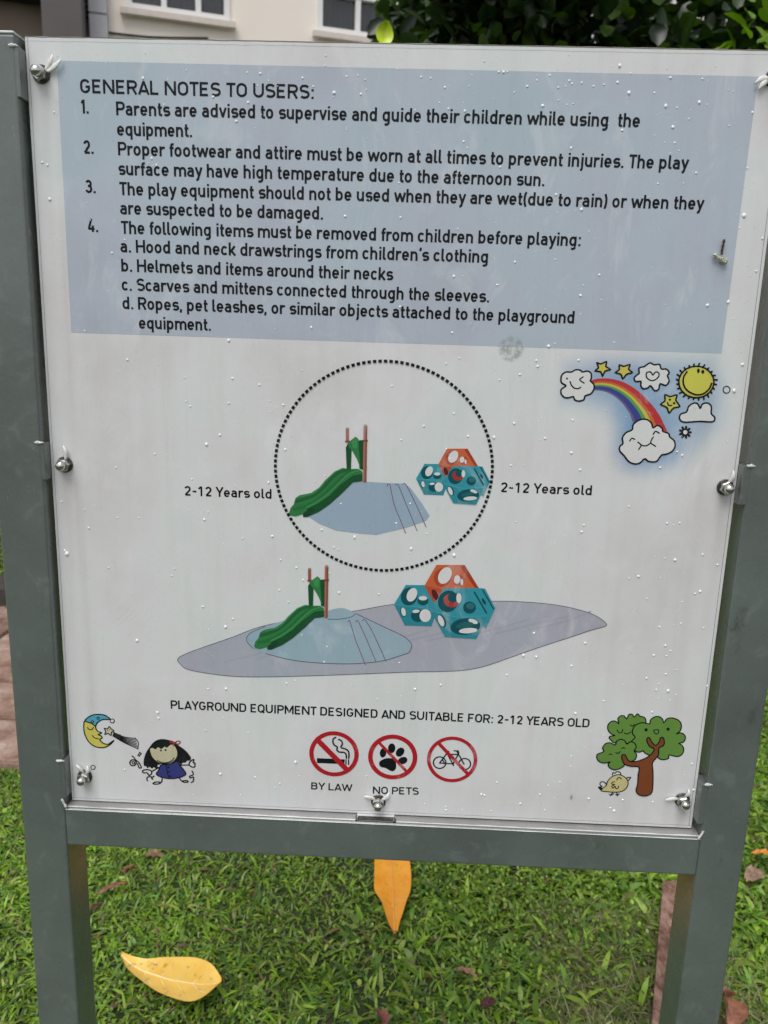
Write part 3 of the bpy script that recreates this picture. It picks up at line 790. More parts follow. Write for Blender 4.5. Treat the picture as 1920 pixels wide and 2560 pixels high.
doodle('star', RB, t, [(1018, 385), (1062, 402), (1125, 388), (1115, 435), (1150, 490), (1095, 505), (1055, 548), (1035, 500), (980, 472), (1018, 440)], YEL, [[(1040, 455), (1050, 480), (1078, 482)]], [(1062, 430, 11), (1100, 462, 11)], n=3)
doodle('cloud', RB, t, [(785, 145), (830, 132), (850, 118), (885, 98), (920, 115), (968, 112), (985, 152), (1030, 155), (1055, 185), (1040, 215), (1055, 260), (1025, 300), (975, 288), (960, 335), (925, 348), (888, 305), (860, 325), (820, 330), (800, 300), (800, 265), (755, 265), (740, 235), (762, 210), (785, 190)], CW,
       [[(908, 208), (885, 180), (852, 188), (852, 228), (885, 255), (920, 255), (958, 225), (962, 190), (935, 180), (908, 208)]])
doodle('cloud', RB, t, [(1212, 540), (1232, 490), (1280, 460), (1315, 470), (1335, 508), (1355, 470), (1400, 460), (1435, 490), (1435, 555), (1465, 590), (1448, 628), (1330, 625), (1190, 632), (1150, 602), (1160, 560)], CW, n=4)
P = Print(.0004)                                   # smiling sun
P.fill(t.ell(1300, 270, 158, 142), YEL)
P.fill(t.ell(1303, 262, 120, 118), (.66, .60, .09))
P.stroke(t.ell(1300, 270, 158, 142), lw, BLACK, True)
for i in range(24):
    a = 2 * math.pi * i / 24 + .1; k = 1.17 + .04 * math.sin(i * 5)
    P.stroke([t.p(1300 + 156 * math.cos(a), 270 + 140 * math.sin(a)), t.p(1300 + 156 * k * math.cos(a + .05), 270 + 140 * k * math.sin(a + .05))], lw)
P.stroke(t.sm([(1215, 178), (1186, 225), (1184, 290), (1220, 348), (1290, 383), (1360, 377), (1415, 332), (1437, 283)]), lw)
P.fill(t.ell(1318, 168, 12, 20), BLACK); P.fill(t.ell(1358, 178, 14, 16), BLACK); P.build('smiling_sun', RB)
P = Print(.0004)
for i in range(9):
    a = 2 * math.pi * i / 9; P.stroke([t.p(1200 + 20 * math.cos(a), 723 + 20 * math.sin(a)), t.p(1200 + 50 * math.cos(a), 723 + 50 * math.sin(a))], t.w(20))
P.fill(t.ell(1200, 723, 36, 36), BLACK); P.fill(t.ell(1200, 723, 19, 19), CW); P.build('little_sun', RB)
doodle('cloud', RB, t, [(722, 700), (733, 652), (790, 612), (850, 608), (895, 640), (910, 682), (950, 662), (990, 685), (1000, 715), (1050, 735), (1060, 765), (1100, 800), (1108, 850), (1080, 895), (1030, 920), (985, 930), (940, 985), (870, 985), (835, 962), (790, 1000), (740, 1008), (690, 985), (650, 935), (610, 890), (612, 850), (638, 825), (635, 770), (670, 725)], CW,
       [[(700, 802), (718, 778), (745, 787)], [(912, 742), (932, 715), (965, 732)], [(800, 838), (845, 846), (888, 822)], [(773, 813), (802, 840), (780, 878)], [(912, 766), (892, 800), (892, 822), (933, 850)]], lift=.0005)
P = Print(.0003); P.stroke(t.ell(1573, 340, 31, 31), t.w(9), BLACK, True); P.build('hole_mark', NB)
T5 = Trace(180, 1760, 4.8794)
P = Print(.0003); P.stroke(T5.ell(257, 772, 26, 26), T5.w(9), BLACK, True); P.build('hole_mark', NB)

# ---------------- play equipment drawings
GREEN = (.035, .20, .060); GREEN_D = (.015, .085, .032); GREEN_L = (.055, .28, .085); RED = (.33, .10, .065); RED_D = (.18, .06, .04)
MOUND = (.335, .43, .53); MOUND2 = (.33, .445, .52); ROPE = (.20, .085, .16); TEAL = (.035, .30, .37); TEAL_D = (.010, .085, .105); TEAL_L = (.06, .37, .44); ORG = (.60, .125, .045); ORG_D = (.36, .05, .02); WHT = (.72, .71, .70)
T2 = Trace(700, 1040, 3.0722); T3 = Trace(600, 1390, 3.318); T4 = Trace(960, 1390, 2.8603)
def slide_print(parent, tr, M, lift, mid=True):
    q = lambda pts: [M(*p) for p in pts]
    P = Print(lift)
    def f(pts, c, sm=False): P.fill(tr.sm(q(pts), True, 4) if sm else tr(q(pts)), c)
    f([(506, 92), (530, 92), (530, 205), (506, 205)], RED); f([(500, 190), (536, 188), (536, 198), (500, 200)], RED_D)
    f([(506, 240), (525, 205), (550, 245), (545, 405), (512, 402)], GREEN_D)
    f([(600, 188), (640, 183), (637, 412), (610, 405)], GREEN_D)
    f([(522, 212), (545, 185), (582, 157), (604, 180), (606, 250), (618, 400), (592, 330), (558, 270), (530, 240)], GREEN)
    f([(545, 195), (580, 168), (596, 190), (590, 250), (560, 240)], GREEN_L)
    f([(70, 745), (82, 705), (105, 680), (120, 630), (150, 608), (240, 590), (300, 550), (350, 490), (420, 425), (480, 398), (540, 405), (600, 405), (634, 425), (634, 500), (560, 510), (480, 590), (380, 680), (300, 735), (210, 775), (178, 775), (175, 752), (120, 770), (80, 762)], GREEN, False)
    f([(205, 712), (290, 672), (380, 610), (460, 530), (560, 455), (634, 445), (634, 500), (560, 510), (480, 590), (380, 680), (300, 735), (210, 775)], GREEN_D)
    f([(178, 775), (180, 745), (240, 700), (270, 720), (212, 775)], (.015, .06, .03))
    P.stroke(tr.sm(q([(125, 655), (200, 632), (270, 600), (340, 540), (410, 465), (470, 425), (530, 415)])), tr.w(26), (.022, .125, .042))
    P.stroke(tr.sm(q([(110, 715), (200, 690), (290, 640), (370, 575), (450, 495), (520, 440), (590, 425)])), tr.w(24), (.028, .155, .05))
    P.stroke(tr.sm(q([(205, 700), (290, 655), (375, 592), (455, 512), (530, 445), (600, 420)])), tr.w(11), GREEN_L)
    P.stroke(tr.sm(q([(140, 618), (240, 600), (305, 555), (355, 495), (425, 430), (485, 402)])), tr.w(8), GREEN_L)
    f([(642, 72), (670, 72), (664, 508), (638, 506)], RED); P.stroke(tr(q([(648, 80), (644, 500)])), tr.w(6), (.45, .19, .13)); P.stroke(tr(q([(664, 80), (659, 500)])), tr.w(5), RED_D)
    P.fill(tr.ell(*M(656, 72), 14, 9), (.38, .28, .22)); P.fill(tr.ell(*M(518, 94), 12, 7), (.38, .28, .22))
    f([(636, 184), (674, 182), (674, 195), (636, 197)], RED_D)
    return P.build('slide', parent)
def climber_print(parent, tr, M, lift):
    q = lambda pts: [M(*p) for p in pts]; sc = (M(100, 0)[0] - M(0, 0)[0]) / 100
    P = Print(lift)
    def f(pts, c): P.fill(tr(q(pts)), c)
    def e(x, y, rx, ry, c, rot=0): P.fill(tr.ell(*M(x, y), rx * sc, ry * sc, rot, 28), c)
    f([(1110, 367), (1225, 368), (1262, 440), (1290, 500), (1255, 607), (1105, 602), (1045, 480)], TEAL)
    f([(1045, 480), (1260, 500), (1275, 540), (1252, 607), (1105, 602)], (.028, .25, .31))
    P.stroke(tr(q([(1048, 482), (1130, 490), (1255, 505)])), tr.w(5), TEAL_L)
    e(1130, 434, 46, 52, TEAL_D, 25); e(1145, 424, 27, 40, WHT, 25); e(1207, 458, 31, 27, TEAL_D); e(1207, 444, 24, 12, WHT)
    e(1096, 525, 15, 28, TEAL_D, -12); e(1098, 523, 12, 24, WHT, -12); e(1180, 545, 40, 36, TEAL_D); e(1220, 545, 32, 36, WHT); e(1168, 520, 20, 9, WHT, -8)
    f([(1283, 250), (1440, 250), (1522, 388), (1320, 392), (1268, 470), (1216, 370)], ORG)
    f([(1440, 250), (1522, 388), (1500, 388), (1415, 258)], ORG_D); f([(1216, 372), (1320, 392), (1268, 470)], (.48, .08, .035))
    e(1318, 322, 48, 54, (.42, .06, .03), 30); e(1330, 312, 34, 50, WHT, 30); e(1408, 342, 32, 32, (.40, .05, .03)); e(1398, 335, 18, 24, WHT, 10); e(1425, 350, 8, 18, WHT)
    e(1275, 425, 15, 34, (.10, .02, .02), -25)
    f([(1325, 385), (1530, 385), (1555, 388), (1612, 500), (1560, 618), (1540, 600), (1505, 680), (1330, 668), (1265, 545), (1250, 515)], TEAL)
    f([(1250, 515), (1400, 555), (1570, 545), (1505, 680), (1330, 668), (1265, 545)], (.028, .26, .32))
    P.stroke(tr(q([(1255, 517), (1400, 556), (1565, 546)])), tr.w(6), TEAL_L)
    e(1348, 462, 56, 62, TEAL_D, 25); e(1365, 458, 44, 36, (.42, .03, .025), 20); e(1375, 440, 30, 28, TEAL_D); e(1408, 443, 14, 28, WHT)
    e(1468, 498, 36, 34, TEAL_D); e(1473, 488, 24, 18, (.03, .16, .17))
    e(1312, 575, 22, 38, TEAL_D, -22); e(1308, 575, 15, 33, WHT, -22)
    e(1445, 608, 84, 46, TEAL_D, -6); e(1460, 632, 52, 15, WHT, -4); e(1488, 578, 28, 12, WHT, 20); e(1440, 600, 50, 16, (.02, .13, .14), -10)
    P.stroke(tr(q([(1495, 408), (1562, 528)])), tr.w(11), TEAL_D); P.stroke(tr(q([(1542, 395), (1602, 505)])), tr.w(9), TEAL_D); e(1548, 462, 8, 20, TEAL_D, -30)
    return P.build('climbing_cubes', parent)
ident = lambda x, y: (x, y)
UP = empty('equipment_drawing', parent=NB)
P = Print(.0003)
P.fill(T2([(560, 505), (640, 503), (800, 512), (960, 520), (1000, 550), (1090, 670), (1148, 765), (1120, 805), (960, 860), (740, 912), (600, 900), (430, 878), (300, 825), (215, 770), (300, 700), (450, 560)]), MOUND)
for s_ in ([(825, 540), (828, 525), (845, 530), (855, 580), (880, 690), (925, 800), (965, 900)], [(885, 530), (900, 522), (915, 545), (970, 680), (1052, 880)], [(940, 525), (955, 518), (975, 540), (1040, 670), (1122, 852)]):
    P.stroke(T2.sm(s_), T2.w(6), ROPE)
P.build('climbing_mound', UP); slide_print(UP, T2, ident, .0006); climber_print(UP, T2, ident, .0005)
DN = empty('equipment_drawing', parent=NB)
blob = [(445.6, 1645.6), (480, 1628), (578.7, 1593.5), (654, 1565.7), (760, 1545), (887.8, 1527), (984, 1510.6), (1100, 1504), (1232.7, 1502.6), (1295.6, 1503.6), (1379.5, 1510.6), (1442.5, 1522.9), (1484.4, 1536.8), (1508.9, 1552.6), (1514.8, 1564), (1477.4, 1575.3), (1425, 1592.8), (1344.6, 1619), (1274.7, 1643.5), (1225.7, 1661), (1176.8, 1672.9), (1120.8, 1677.7), (1029.9, 1679.5), (960, 1682.2), (781.3, 1689), (636.6, 1691.9), (555.6, 1687.8), (474.5, 1674.5), (451.4, 1660)]
TI = Trace(0, 0, 1)
P = Print(.0003); q = TI.sm(blob, True, 4)
P.fill(q, (.42, .43, .49))
for i in range(10):      # soft felt-pen hatching
    x0 = 560 + i * 85; y0 = 1655 - i * 9; P.stroke(TI.sm([(x0, y0), (x0 + 90, y0 - 22), (x0 + 150 + 20 * (i % 3), y0 - 45)]), .0022, (.385, .395, .455))
P.stroke(q, .0007, (.10, .09, .12), True); P.build('play_surface', DN)
P = Print(.0005)
P.fill(T3.sm([(55, 680), (90, 630), (200, 590), (330, 545), (500, 500), (700, 500), (740, 450), (850, 430), (930, 460), (960, 480), (1200, 590), (1350, 660), (1410, 710), (1425, 745), (1405, 800), (1330, 825), (1200, 865), (1000, 888), (850, 893), (660, 885), (450, 865), (300, 830), (215, 808), (110, 765), (65, 720)], True, 3), MOUND2)
DKL = (.10, .09, .12)
for s_ in ([(110, 765), (60, 710), (60, 670), (100, 630), (210, 585)], [(215, 808), (400, 855), (600, 882), (850, 893), (1030, 887), (1200, 865), (1330, 825), (1405, 800)], [(1405, 795), (1425, 745), (1400, 700), (1340, 655), (1200, 590), (960, 475)], [(730, 523), (830, 522), (920, 505), (955, 480)]):
    P.stroke(T3.sm(s_), T3.w(5.5), DKL)
for s_ in ([(895, 545), (905, 535), (915, 550), (960, 700), (1000, 800), (1040, 902)], [(960, 545), (970, 535), (985, 550), (1050, 690), (1130, 880)], [(1015, 535), (1030, 525), (1050, 545), (1110, 650), (1210, 870)]):
    P.stroke(T3.sm(s_), T3.w(6), ROPE)
P.build('climbing_mound', DN)
slide_print(DN, T3, lambda x, y: (118 + (x - 70) * 1.0256, 75 + (y - 65) * .985), .0009)
climber_print(DN, T4, lambda x, y: (72 + (x - 1045) * 1.275, 62 + (y - 250) * 1.229), .0007)

# ---------------- moon, comet and girl
t = T5; lw5 = t.w(14.5); MG = empty('moon_and_girl_drawing', parent=NB)
P = Print(.0003)
moon = [(160, 205), (145, 260), (150, 340), (180, 420), (225, 480), (290, 520), (370, 532), (430, 515), (480, 480), (512, 442), (480, 465), (440, 490), (400, 485), (365, 465), (340, 432), (370, 410), (350, 385), (322, 372), (362, 350), (320, 335), (292, 300), (285, 270), (240, 235)]
P.fill(t.sm(moon, True, 3), (.64, .56, .12)); P.stroke(t.sm(moon, True, 3), lw5, BLACK, True)
hat = [(160, 205), (200, 160), (260, 132), (340, 125), (410, 140), (465, 180), (440, 187), (380, 187), (330, 210), (300, 240), (285, 268), (240, 235)]
P.fill(t.sm(hat, True, 3), (.09, .38, .50)); P.stroke(t.sm(hat, True, 3), lw5, BLACK, True)
P.fill(t.ell(492, 205, 30, 30), BLACK); P.fill(t.ell(492, 205, 19, 19), CW)
for x, y in ((320, 172), (250, 215)): P.fill(t.ell(x, y, 20, 18), BLACK); P.fill(t.ell(x, y, 9, 8), (.45, .30, .42) if x == 250 else (.09, .38, .50))
P.stroke(t.sm([(190, 288), (215, 310), (245, 308), (262, 285)]), lw5 * .8); P.stroke(t.sm([(250, 382), (272, 408), (325, 424)]), lw5 * .8)
P.build('sleeping_moon', MG)
P = Print(.0003)
cs = t.sm([(395, 295), (432, 302), (455, 275), (478, 302), (512, 325), (482, 345), (475, 382), (440, 357), (402, 370), (412, 332)], True, 3)
P.fill(cs, (.60, .57, .40)); P.stroke(cs, lw5 * .9, BLACK, True); P.fill(t.ell(437, 320, 6, 6), BLACK); P.fill(t.ell(462, 314, 6, 6), BLACK)
for i in range(7):
    f = i / 6; x0, y0 = 512 - 14 * f, 345 + 42 * f; x2, y2 = 775 + 28 * f, 418 + 126 * f
    P.stroke(t.sm([(x0, y0), ((x0 + x2) / 2 - 10, (y0 + y2) / 2 + 10 * (1 - f) + 6), (x2, y2)]), lw5 * .7)
P.stroke(t.sm([(770, 412), (808, 465), (803, 548)]), lw5 * .7); P.fill(t([(505, 345), (600, 375), (585, 430), (495, 388)]), (.03, .03, .035))
P.build('comet', MG)
P = Print(.0003)
P.stroke(t([(828, 588), (846, 603), (818, 637), (805, 625), (828, 588)]), lw5 * .8); P.stroke(t.ell(745, 715, 38, 36), lw5 * 1.1, BLACK, True); P.stroke(t.ell(748, 715, 16, 14), lw5 * .8, BLACK, True)
P.stroke(t.sm([(735, 632), (760, 655), (775, 680), (815, 710), (845, 770), (820, 776), (800, 725)]), lw5); P.build('squiggle', MG)
P = Print(.0003)
for s_ in ([(1330, 745), (1430, 742)], [(1060, 775), (970, 822)], [(920, 935), (915, 900), (940, 885), (968, 888), (985, 915), (970, 900), (1002, 878)], [(1465, 815), (1480, 858), (1437, 880), (1445, 900), (1482, 890), (1478, 940), (1455, 955)], [(1100, 900), (1095, 945), (1070, 965)], [(1310, 898), (1335, 935), (1360, 945)]):
    P.stroke(t.sm(s_), lw5)
P.stroke(t.sm([(1430, 740), (1440, 702), (1485, 675), (1480, 715), (1500, 720), (1495, 765), (1460, 765)], True), lw5, BLACK, True)
P.stroke(t.sm([(968, 815), (920, 798), (865, 810), (872, 838), (918, 838), (938, 868), (970, 850)], True), lw5, BLACK, True)
P.stroke(t.ell(1035, 962, 46, 13, -6), lw5, BLACK, True); P.stroke(t.ell(1383, 942, 34, 11), lw5, BLACK, True)
P.fill(t.sm([(880, 750), (875, 690), (900, 600), (950, 520), (1000, 460), (1070, 428), (1150, 430), (1230, 455), (1300, 503), (1390, 570), (1452, 655), (1430, 690), (1405, 688), (1385, 712), (1350, 715), (1325, 740), (1270, 690), (1050, 740), (1060, 775), (1025, 785), (1000, 768), (975, 785), (950, 765), (920, 778), (905, 755)], True, 3), (.012, .014, .015))
dress = t.sm([(1090, 740), (1180, 738), (1240, 715), (1280, 695), (1320, 750), (1390, 845), (1330, 888), (1220, 908), (1110, 895), (1030, 855), (1062, 800)], True, 3)
P.fill(dress, (.045, .055, .21)); P.stroke(dress, lw5, BLACK, True)
face = t.sm([(950, 542), (985, 528), (1020, 545), (1050, 518), (1090, 540), (1130, 512), (1160, 525), (1200, 490), (1250, 500), (1288, 570), (1285, 640), (1250, 690), (1190, 718), (1110, 725), (1040, 705), (980, 650), (955, 590)], True, 3)
P.fill(face, (.56, .53, .34)); P.stroke(face, lw5 * .8, BLACK, True)
P.fill(t.ell(1085, 565, 12, 12), BLACK); P.fill(t.ell(1143, 560, 12, 12), BLACK)
P.stroke(t.sm([(1040, 685), (1090, 710), (1150, 713), (1212, 693), (1248, 655)]), lw5 * .8)
P.stroke(t.sm([(1150, 745), (1165, 830), (1188, 905)]), lw5 * .7)
for x, y in ((1178, 768), (1188, 822), (1202, 878)): P.fill(t.ell(x, y, 12, 10), BLACK)
BOW = (.28, .03, .04); P.fill(t([(1188, 438), (1240, 450), (1245, 478), (1195, 478)]), BOW); P.stroke(t.ell(1292, 468, 30, 18, -15), lw5 * .8, BOW, True)
P.stroke(t.sm([(1245, 465), (1240, 510)]), lw5 * .9, (.40, .10, .06)); P.stroke(t.sm([(1250, 465), (1290, 495)]), lw5 * .9, BOW)
P.build('girl', MG)

# ---------------- tree and bird
T6 = Trace(1460, 1760, 5.925); t = T6; lw6 = t.w(17.5); TB = empty('tree_and_bird_drawing', parent=NB)
TG = (.135, .27, .055)
def leafy(pts, lift, strokes=(), dots=(), nm='crown'):
    P = Print(lift); q = t.sm(pts, True, 4); P.fill(q, TG); P.stroke(q, lw6, BLACK, True)
    for s_ in strokes: P.stroke(t.sm(s_), lw6 * .85)
    for x, y, r_ in dots: P.fill(t.ell(x, y, r_, r_), BLACK)
    P.build(nm, TB)
leafy([(455, 465), (400, 440), (355, 380), (355, 310), (400, 260), (460, 252), (515, 288), (500, 220), (540, 175), (590, 175), (632, 218), (660, 160), (710, 150), (742, 190), (790, 145), (832, 180), (890, 195), (915, 240), (900, 300), (760, 500), (710, 545), (640, 580), (460, 575), (385, 520), (380, 480)], .0003,
      [[(487, 383), (520, 425), (560, 415), (572, 372)], [(592, 425), (640, 442), (692, 413)], [(685, 308), (715, 326), (748, 298)]])
leafy([(970, 290), (980, 240), (1040, 190), (1110, 185), (1160, 220), (1180, 272), (1230, 215), (1310, 205), (1400, 240), (1440, 310), (1425, 390), (1370, 438), (1430, 425), (1480, 450), (1500, 500), (1470, 560), (1405, 580), (1450, 610), (1475, 670), (1450, 740), (1380, 775), (1262, 752), (1250, 800), (1190, 820), (1120, 810), (1060, 760), (960, 750), (900, 720), (870, 690), (820, 710), (760, 690), (720, 600), (710, 545), (755, 490), (715, 430), (730, 350), (790, 295), (870, 275)], .0005,
      [[(1032, 383), (1100, 380), (1098, 425), (1065, 442), (1038, 415), (1032, 383)]], [(918, 380, 24), (1243, 370, 24)])
leafy([(462, 603), (480, 550), (540, 520), (600, 540), (632, 588), (690, 555), (750, 580), (770, 640), (740, 690), (775, 740), (760, 810), (700, 845), (600, 860), (590, 910), (530, 950), (450, 970), (380, 940), (355, 890), (382, 855), (300, 870), (230, 850), (190, 800), (200, 740), (290, 702), (275, 650), (310, 590), (380, 570)], .0007,
      [[(368, 748), (390, 735), (412, 745)], [(468, 715), (505, 728), (535, 698)], [(557, 655), (580, 642), (605, 652)]])
P = Print(.0009)
tk = t.sm([(812, 930), (800, 1050), (792, 1180), (770, 1270), (800, 1330), (880, 1357), (960, 1340), (1005, 1290), (1018, 1150), (1018, 1000), (1010, 870), (1060, 800), (1100, 740), (1105, 650), (1170, 610), (1187, 560), (1165, 490), (1130, 500), (1115, 550), (1070, 605), (1030, 592), (990, 540), (960, 490), (930, 510), (935, 560), (970, 620), (1035, 660), (1010, 720), (940, 780), (830, 830), (730, 850), (670, 840), (632, 800), (608, 750), (572, 745), (555, 772), (570, 840), (605, 890), (700, 918)], True, 4)
P.fill(tk, (.21, .065, .025)); P.stroke(tk, lw6, BLACK, True); P.build('trunk', TB)
P = Print(.0003)
body = t.sm([(255, 1278), (330, 1200), (345, 1150), (400, 1085), (470, 1050), (540, 1050), (600, 1080), (645, 1130), (650, 1190), (620, 1250), (560, 1290), (480, 1303), (360, 1298)], True, 4)
P.stroke(t.sm([(335, 1195), (300, 1155), (250, 1155), (235, 1190), (265, 1222), (215, 1230), (240, 1262), (262, 1285)]), lw6 * .85)
P.fill(t([(225, 1225), (285, 1245), (262, 1285), (235, 1265)]), BLACK)
P.stroke(t.sm([(420, 1048), (430, 1015), (462, 1022), (482, 1002), (530, 1008), (548, 1048)]), lw6 * .85)
P.stroke(t([(625, 1100), (650, 1085), (692, 1085), (655, 1135)]), lw6 * .85)
P.fill(body, (.62, .56, .27)); P.stroke(body, lw6 * .85, BLACK, True)
for s_ in ([(452, 1150), (415, 1160), (415, 1185), (450, 1190), (412, 1215), (430, 1245), (458, 1215), (470, 1248), (500, 1245), (514, 1213)], [(485, 1122), (505, 1090), (535, 1090), (550, 1110)], [(425, 1300), (395, 1355)], [(375, 1335), (400, 1345), (440, 1325)], [(480, 1300), (498, 1355)], [(470, 1340), (495, 1345), (522, 1325)]):
    P.stroke(t.sm(s_), lw6 * .85)
P.build('bird', TB)

# ---------------- three prohibition signs
def disc(P, cx, cz, r_, col, n=64): P.fill([(cx + r_ * math.cos(2 * math.pi * i / n), cz + r_ * math.sin(2 * math.pi * i / n)) for i in range(n)], col)
REDS = (.45, .014, .024)
def ban(name, cx, cy, ro, ri, slash, sw_, draw):
    c = T7.p(cx, cy); a = T7.p(cx - ro, cy); b = T7.p(cx + ro, cy); R = (b[0] - a[0]) / 2; r2 = R * ri / ro
    up = T7.p(cx, cy - 100); sgn = (up[1] - c[1]) / (R * 100 / ro)
    P = Print(.0003); draw(P)
    q = [(c[0] + (R + r2) / 2 * math.cos(i * math.pi / 48), c[1] + (R + r2) / 2 * math.sin(i * math.pi / 48)) for i in range(96)]
    P.k += 3; P.stroke(T7(slash), T7.w(sw_), REDS, cap=False); P.stroke(q, R - r2, REDS, True)
    P.build(name, NB)
def d_smoke(P):
    t = T7; P.fill(t([(150, 335), (395, 347), (392, 388), (150, 378)]), BLACK)
    P.stroke(t([(406, 345), (406, 392)]), t.w(10), cap=False); P.stroke(t([(429, 346), (429, 395)]), t.w(11), cap=False)
    P.stroke(t.sm([(320, 152), (297, 163), (290, 192), (303, 220), (328, 237), (326, 265), (350, 282), (385, 284), (405, 300), (410, 340)]), t.w(13), cap=False)
    P.stroke(t.sm([(338, 168), (365, 183), (374, 210), (362, 240), (395, 252), (424, 270), (432, 300), (430, 340)]), t.w(13), cap=False)
def d_paw(P):
    t = T7
    for e_ in ((733, 288, 28, 42, 10), (809, 248, 32, 43, 5), (883, 282, 33, 44, 40), (906, 357, 43, 31, -20)): P.fill(t.ell(*e_), BLACK)
    P.fill(t.sm([(698, 385), (712, 358), (765, 336), (825, 342), (846, 375), (846, 425), (820, 450), (785, 440), (755, 422), (712, 412)], True), BLACK)
def d_bike(P):
    t = T7
    P.stroke(t.ell(1232, 375, 55, 51), t.w(11), BLACK, True); P.stroke(t.ell(1453, 387, 52, 49), t.w(11), BLACK, True)
    for s_ in ([(1232, 378), (1298, 290)], [(1290, 300), (1392, 303)], [(1396, 303), (1350, 385)], [(1232, 378), (1345, 385)], [(1292, 283), (1350, 390)], [(1385, 275), (1447, 388)], [(1360, 270), (1396, 272), (1400, 292)], [(1275, 273), (1312, 275)], [(1255, 345), (1275, 378)], [(1345, 380), (1355, 400)]):
        P.stroke(t(s_), t.w(11))
    P.fill(t.ell(1350, 385, 10, 10), BLACK)
ban('no_smoking_symbol', 300, 298, 218, 180, [(150, 170), (428, 452)], 46, d_smoke)
ban('no_pets_symbol', 818, 326, 217, 177, [(690, 190), (948, 460)], 25, d_paw)
ban('no_cycling_symbol', 1342, 347, 222, 191, [(1218, 198), (1496, 490)], 29, d_bike)

# ---------------- steelwork
YF, YB = -.015, .042
def steel_tube(name, x0, x1, z0, z1, parent=NB):
    """square hollow section, softly rounded, with hand-brushed unevenness"""
    bm = bmesh.new(); bm_box(bm, x0, x1, YF, YB, z0, z1, .003, 3)
    o = from_bm(name, bm, M_POST, parent); return o
PTOP = BZ + .896
steel_tube('post', -.0605, -.004, -.15, PTOP); steel_tube('post', .8075, .864, -.15, BZ + .90)
# cross rail: front, underside and back, with the top ledge, sky reflection painted on it in pale colour, as its own part
bm = bmesh.new(); bm_box(bm, -.0042, .8077, YF + .0003, YB - .0003, BZ - .0575, BZ - .0035, .0025, 3); from_bm('cross_rail', bm, M_POST, NB)
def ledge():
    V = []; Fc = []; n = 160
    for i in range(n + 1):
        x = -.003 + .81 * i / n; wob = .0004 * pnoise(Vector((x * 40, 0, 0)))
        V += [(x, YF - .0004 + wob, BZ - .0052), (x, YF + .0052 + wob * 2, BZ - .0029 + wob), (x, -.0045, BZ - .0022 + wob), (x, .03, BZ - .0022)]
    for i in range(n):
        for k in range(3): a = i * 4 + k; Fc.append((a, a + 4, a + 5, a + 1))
    o = raw_mesh('rail_ledge', V, Fc, [M_LEDGE, M_LEDGE2], NB, True); o.data.polygons.foreach_set('material_index', [0 if k % 3 == 0 or (k % 3 == 1 and False) else 1 for k in range(len(Fc))])  # front lip gets the brighter painted reflection, the rest the dimmer one
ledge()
# mounting tabs welded between post and panel
def tab(x0, x1, z0, z1, yf=-.0146):
    bm = bmesh.new(); bm_box(bm, x0, x1, yf, .02, z0, z1, .0012, 2); return from_bm('mounting_tab', bm, M_POST, NB)
def zb(x, y): return at_y(x, y, -.012).z
EX = .0009
TABS = []
for side, ya, yb in ((0, 118, 247), (0, 1106, 1199), (0, 1897, 1990), (1, 1163, 1262), (1, 1962, 2062), (1, 200, 300)):
    xx = 100 if side == 0 else 1840
    z1, z0 = zb(xx, ya), zb(xx, yb)
    f = lambda z: (CORN[3][0] + (CORN[0][0] - CORN[3][0]) * (z - BZ) / H, CORN[2][0] + (CORN[1][0] - CORN[2][0]) * (z - BZ) / H)
    if side == 0: tab(-.0062, min(f(z0)[0], f(z1)[0]) - .0004, z0, z1)
    else: tab(max(f(z0)[1], f(z1)[1]) + .0004, .8092, z0, z1)
    TABS.append((side, z0, z1))
    box('tab_plate', *((-.005, .035) if side == 0 else (.765, .809)), .0082, .0125, z0, z1, M_POST, NB, .0006)
    # ragged weld bead on the upper edge, wet glint painted into its pale colour
    V = []; n = 12; bm = bmesh.new()
    xa, xb = (-.011, -.0008) if side == 0 else (.8035, .813)
    pts = []; rad = []
    for i in range(n + 1):
        q = i / n; pts.append((xa + (xb - xa) * q, -.0148 + random.uniform(-.0003, .0003), z1 + random.uniform(-.0004, .0006))); rad.append(.0008 + .0015 * math.sin(math.pi * min(1, q * 1.1 + .05)) * random.uniform(.6, 1.2))
    tube(bm, pts, rad, 8); from_bm('weld_bead', bm, M_LEDGE, NB, True)
# welds where rail meets posts and the centre tab below the middle bolt
for xa, zc in ((-.004, BZ - .003), (.8075, BZ - .004)):
    bm = bmesh.new(); pts = [(xa + .006 * (.5 - i / 9) * (1 if xa < 0 else -1), -.0155 + random.uniform(-.0006, .0006) + .0012 * i / 9, zc + .012 * i / 9 + random.uniform(-.0005, .0005)) for i in range(10)]
    tube(bm, pts, [random.uniform(.0009, .0019) for _ in pts], 8); from_bm('weld_bead', bm, M_LEDGE, NB, True)
u0 = bd(893, 2040)[0]; u1 = bd(986, 2040)[0]
bm = bmesh.new(); bm_box(bm, u0, u1, -.0125, .004, BZ - .0026, BZ - .0008, .0006, 2)
from_bm('mounting_tab', bm, M_LEDGE, NB)
box('tab_dark_strip', u0 + .001, u1 - .001, -.0135, -.006, BZ - .0009, BZ - .0001, M_DARKSTEEL, NB)  # thin dark strip just under the panel edge at the centre tab
box('tab_plate', u0, u1, .0082, .0125, BZ - .002, BZ + .04, M_POST, NB, .0006)
for xe in (u0, u1):
    bm = bmesh.new(); pts = [(xe + random.uniform(-.0012, .0012), -.014 + .0012 * i, BZ - .0018 + random.uniform(-.0003, .0004)) for i in range(9)]
    tube(bm, pts, [random.uniform(.0007, .0016) for _ in pts], 7); from_bm('weld_bead', bm, M_DARKSTEEL, NB, True)
box('post_cap', -.0598, -.0047, YF + .0006, YB - .0006, PTOP + .0002, PTOP + .0032, M_LEDGE, NB, .0012)
